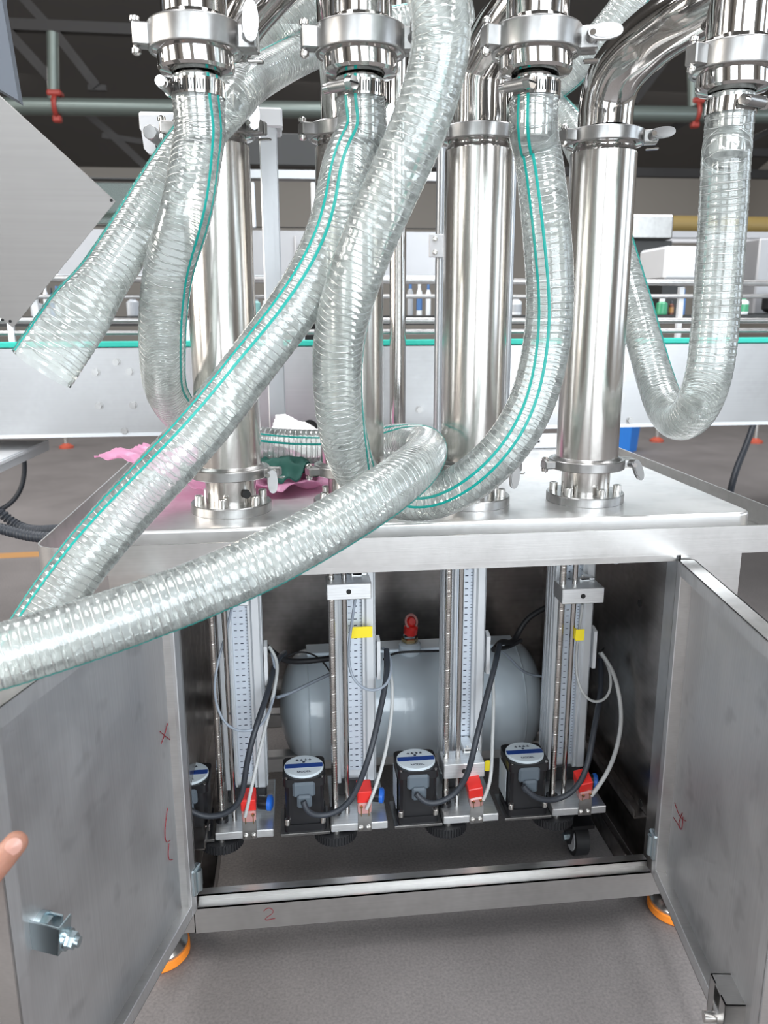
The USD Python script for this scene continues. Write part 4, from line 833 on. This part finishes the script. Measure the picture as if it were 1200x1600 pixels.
sheet('plastic_film', 'crumpled translucent pink plastic film spread on the table behind the leftmost cylinder', 'plastic film', [(-.462, .265), (-.42, .42), (-.33, .52), (-.2, .56), (-.06, .43), (-.10, .27), (-.185, .212), (-.30, .208), (-.345, .235), (-.40, .245)], pinkz, 'pink', seed=1, res=96)
sheet('white_paper', 'white paper wrapper standing up behind the leftmost cylinder', 'paper', [(-.215, .40), (-.12, .34), (-.10, .40), (-.20, .50)], lambda x, y: ZT+.03+np.clip((y-.34)*.35, 0, .06)+fb(x, y, 20, .02), 'paper', res=60)
sheet('green_cloth', 'bunched dark green cloth between the first and second cylinders', 'cloth', [tb(404, 770, .005), tb(470, 768, .005), tb(500, 745), tb(478, 733), tb(420, 738)], lambda x, y: ZT+.012+np.clip(fb(x, y, 22, .07), 0, 1), 'green_cloth', thick=.003, res=70)
for a, b, lab in [(163, 777, 'bright loose nut in the tray gutter'), (178, 772, 'second bright loose nut in the tray gutter, next to the other')]:
    c = at(a, b, z=.580); obj('loose_nut', MB().lathe([(.004, 0), (.0085, 0), (.0085, .007), (.004, .007), (.004, 0)], c-A(0, 0, .0055), (0, 0, 1), 6, caps=False), 'screw', None, label=lab, cat='nut', group='loose nuts', smooth=20)

# ================================================================== things at the left
Rv = [at(-60, 96, d=.70), at(180, 315, d=.76), at(20, 512, d=.80), at(-180, 360, d=.74)]
n0 = np.cross(Rv[1]-Rv[0], Rv[2]-Rv[0]); n0 /= np.linalg.norm(n0); X = (Rv[1]-Rv[0])/np.linalg.norm(Rv[1]-Rv[0]); Y = np.cross(n0, X)
mp = thing('metal_plate', 'square dull aluminium plate set on its corner at the left edge', 'plate', Rv[1])
P2 = [((v-Rv[0])@X, (v-Rv[0])@Y) for v in Rv]
P2[3] = (P2[0][0]+P2[2][0]-P2[1][0], P2[0][1]+P2[2][1]-P2[1][1])
obj('sheet', MB().prism(P2, Rv[0], X, Y, .003 if n0@FW > 0 else -.003), 'plate', mp)
for q in ((174, 313), (4, 500), (16, 502)):
    v = FW+RT*(q[0]-600)/FPX-UP*(q[1]-800)/FPX; t0 = ((Rv[0]-CAM)@n0)/(v@n0); c = CAM+v*t0; s = -1 if n0@FW > 0 else 1
    obj('screw_hole', MB().cyl(c-n0*s*.001, c+n0*s*.0006, .0014, n=12), 'hole', mp)
ub = thing('grey_cover', 'blue grey sheet cover edge hanging at the top left corner', 'cover', at(10, 80, d=.9))
p = [at(*q, d=.9) for q in [(-120, -60), (2, -60), (3, 0), (29, 157), (0, 140), (-120, 70)]]
n1 = np.cross(p[1]-p[0], p[4]-p[0]); n1 /= np.linalg.norm(n1); X = (p[1]-p[0])/np.linalg.norm(p[1]-p[0]); Y = np.cross(n1, X)
obj('sheet', MB().prism([((v-p[0])@X, (v-p[0])@Y) for v in p], p[0], X, Y, .012 if n1@FW > 0 else -.012), 'cover', ub)
obj('support_arm', bar(MB(), at(-100, 0, d=.9)+FW*.02, at(-300, -300, d=1.0), .03), 'cover', ub)
zb = .585
wbd = thing('white_board', 'white board with aluminium edge jutting out under the conveyor at the left', 'board', at(20, 700, z=zb))
q = [at(76, 688, z=zb), at(0, 722, z=zb), at(-160, 790, z=zb), at(-200, 688, z=zb)]
obj('board_top', MB().prism([(v[0], v[1]) for v in q], (0, 0, zb), (1, 0, 0), (0, 1, 0), -.006), 'white_plate', wbd)
obj('edge_strip', MB().prism([(q[0][0], q[0][1]), (q[2][0], q[2][1]), (q[2][0]-.003, q[2][1]+.004), (q[0][0]-.003, q[0][1]+.004)][::-1], (0, 0, zb-.022), (1, 0, 0), (0, 1, 0), .024), 'alu', wbd)
def conduit(label, pts, r):
    P, s = spline([at(a, b, d=d) for a, b, d in pts], .0016)
    return obj('cable_conduit', MB().tube(P, r, 16, r_fn=r+.0012*np.sign(np.sin(s*2*math.pi/.0075))), 'cable_dark', None, label=label, cat='conduit', smooth=True)
conduit('upper ribbed black cable conduit curving down behind the tray corner', [(-60, 740, 1.55), (0, 800, 1.55), (30, 822, 1.55), (80, 828, 1.5), (140, 826, 1.42)], .0085)
conduit('lower ribbed black cable conduit running level behind the tray corner', [(-80, 818, 1.42), (-10, 824, 1.42), (40, 836, 1.40), (90, 840, 1.37), (140, 838, 1.32)], .0085)
P = spline([at(*q, d=1.9) for q in [(34, 690), (38, 722), (36, 752), (24, 778), (0, 796), (-40, 800)]], .01)[0]
obj('black_cable', MB().tube(P, .0055, 10), 'cable_dark', None, label='black cable looping down from the white board at the left', cat='cable', smooth=True)
P = spline([at(*q, d=dd) for q, dd in [((1180, 655), 2.3), ((1168, 690), 2.25), ((1152, 730), 2.15), ((1142, 765), 2.05), ((1138, 800), 1.95), ((1140, 860), 1.9)]], .01)[0]
obj('black_cable', MB().tube(P, .0085, 10), 'cable_dark', None, label='black cable hanging down behind the tray at the right', cat='cable', smooth=True)

# ---- the hand on the door edge: only the tip of one finger is in the picture
import manifold3d as m3
def hand():
    tip = at(25, 1317, d=.60); U2, R2, D2 = UP, RT, FW
    def S(p, r): return m3.Manifold.sphere(r, 20).translate([float(v) for v in p])
    parts = []
    def chain(pts, rr):
        for a, b, r0, r1 in zip(pts[:-1], pts[1:], rr[:-1], rr[1:]): parts.append(m3.Manifold.batch_hull([S(a, r0), S(b, r1)]))
    dv = R2*.62+U2*.74+D2*.12; dv /= np.linalg.norm(dv); sd = np.cross(dv, D2); sd /= np.linalg.norm(sd)        # sd: across the palm
    if sd@U2 < 0: sd = -sd
    k1 = tip-dv*.082+D2*.004; idx = [k1, k1+dv*.040-D2*.004, k1+dv*.064-D2*.002, tip]
    chain(idx, [.0112, .0102, .0095, .0086])
    palm0 = k1-dv*.075
    for i, (off, ln) in enumerate([(.021, .084), (.041, .078), (.060, .062)]):
        b = k1+sd*off-dv*.006*(i+.3); e = [b, b+dv*ln*.42+D2*.012-R2*.01, b+dv*ln*.52+D2*.036-R2*.02, b+dv*ln*.40+D2*.052-R2*.018]
        chain(e, [.0102-.0006*i, .0092-.0006*i, .0084-.0006*i, .0074-.0006*i])
    wr = k1-dv*.092+sd*.030
    parts.append(m3.Manifold.batch_hull([S(k1, .0125), S(k1+sd*.060-dv*.01, .0115), S(wr-sd*.02, .018), S(wr+sd*.02, .017)]))
    tb0 = wr-sd*.022+dv*.02; chain([tb0, tb0+dv*.012+D2*.030-R2*.006, tb0+dv*.026+D2*.056-R2*.008, tb0+dv*.04+D2*.076-R2*.008], [.015, .0115, .0105, .009])
    chain([wr, wr-dv*.10-D2*.02, wr-dv*.25-D2*.06], [.024, .029, .036])
    m = m3.Manifold.batch_boolean(parts, m3.OpType.Add).refine_to_length(.003).to_mesh()
    t = trimesh.Trimesh(m.vert_properties[:, :3], m.tri_verts, process=True)
    trimesh.smoothing.filter_taubin(t, iterations=12)
    h = thing('hand', 'bare hand at the left edge, one fingertip touching the open left door', 'person', tip)
    obj('skin', t, 'skin', h, smooth=True)
    # nail on the side of the finger that faces the viewer
    fx = np.cross(dv, -D2); fx /= np.linalg.norm(fx); nz = np.cross(fx, dv); nz = nz if nz@D2 < 0 else -nz
    nz = nz*.9+fx*.2*np.sign(fx@R2)+U2*.15; nz /= np.linalg.norm(nz); fx = np.cross(dv, nz)
    th = np.linspace(0, 2*math.pi, 25)[:-1]; v = []
    for rr in (1.0, .6, 0.001):
        for q in th:
            u, w = .0058*rr*math.sin(q), .0068*rr*math.cos(q)
            v.append(tip-dv*.0008+dv*w+fx*u+nz*(.0090-u*u*55-w*w*30+.0004*(1-rr)))
    n = 24; f = [(a*n+j, a*n+(j+1) % n, (a+1)*n+(j+1) % n, (a+1)*n+j) for a in range(2) for j in range(n)]
    obj('fingernail', MB().raw(v, f), 'nail', h, smooth=True)
hand()
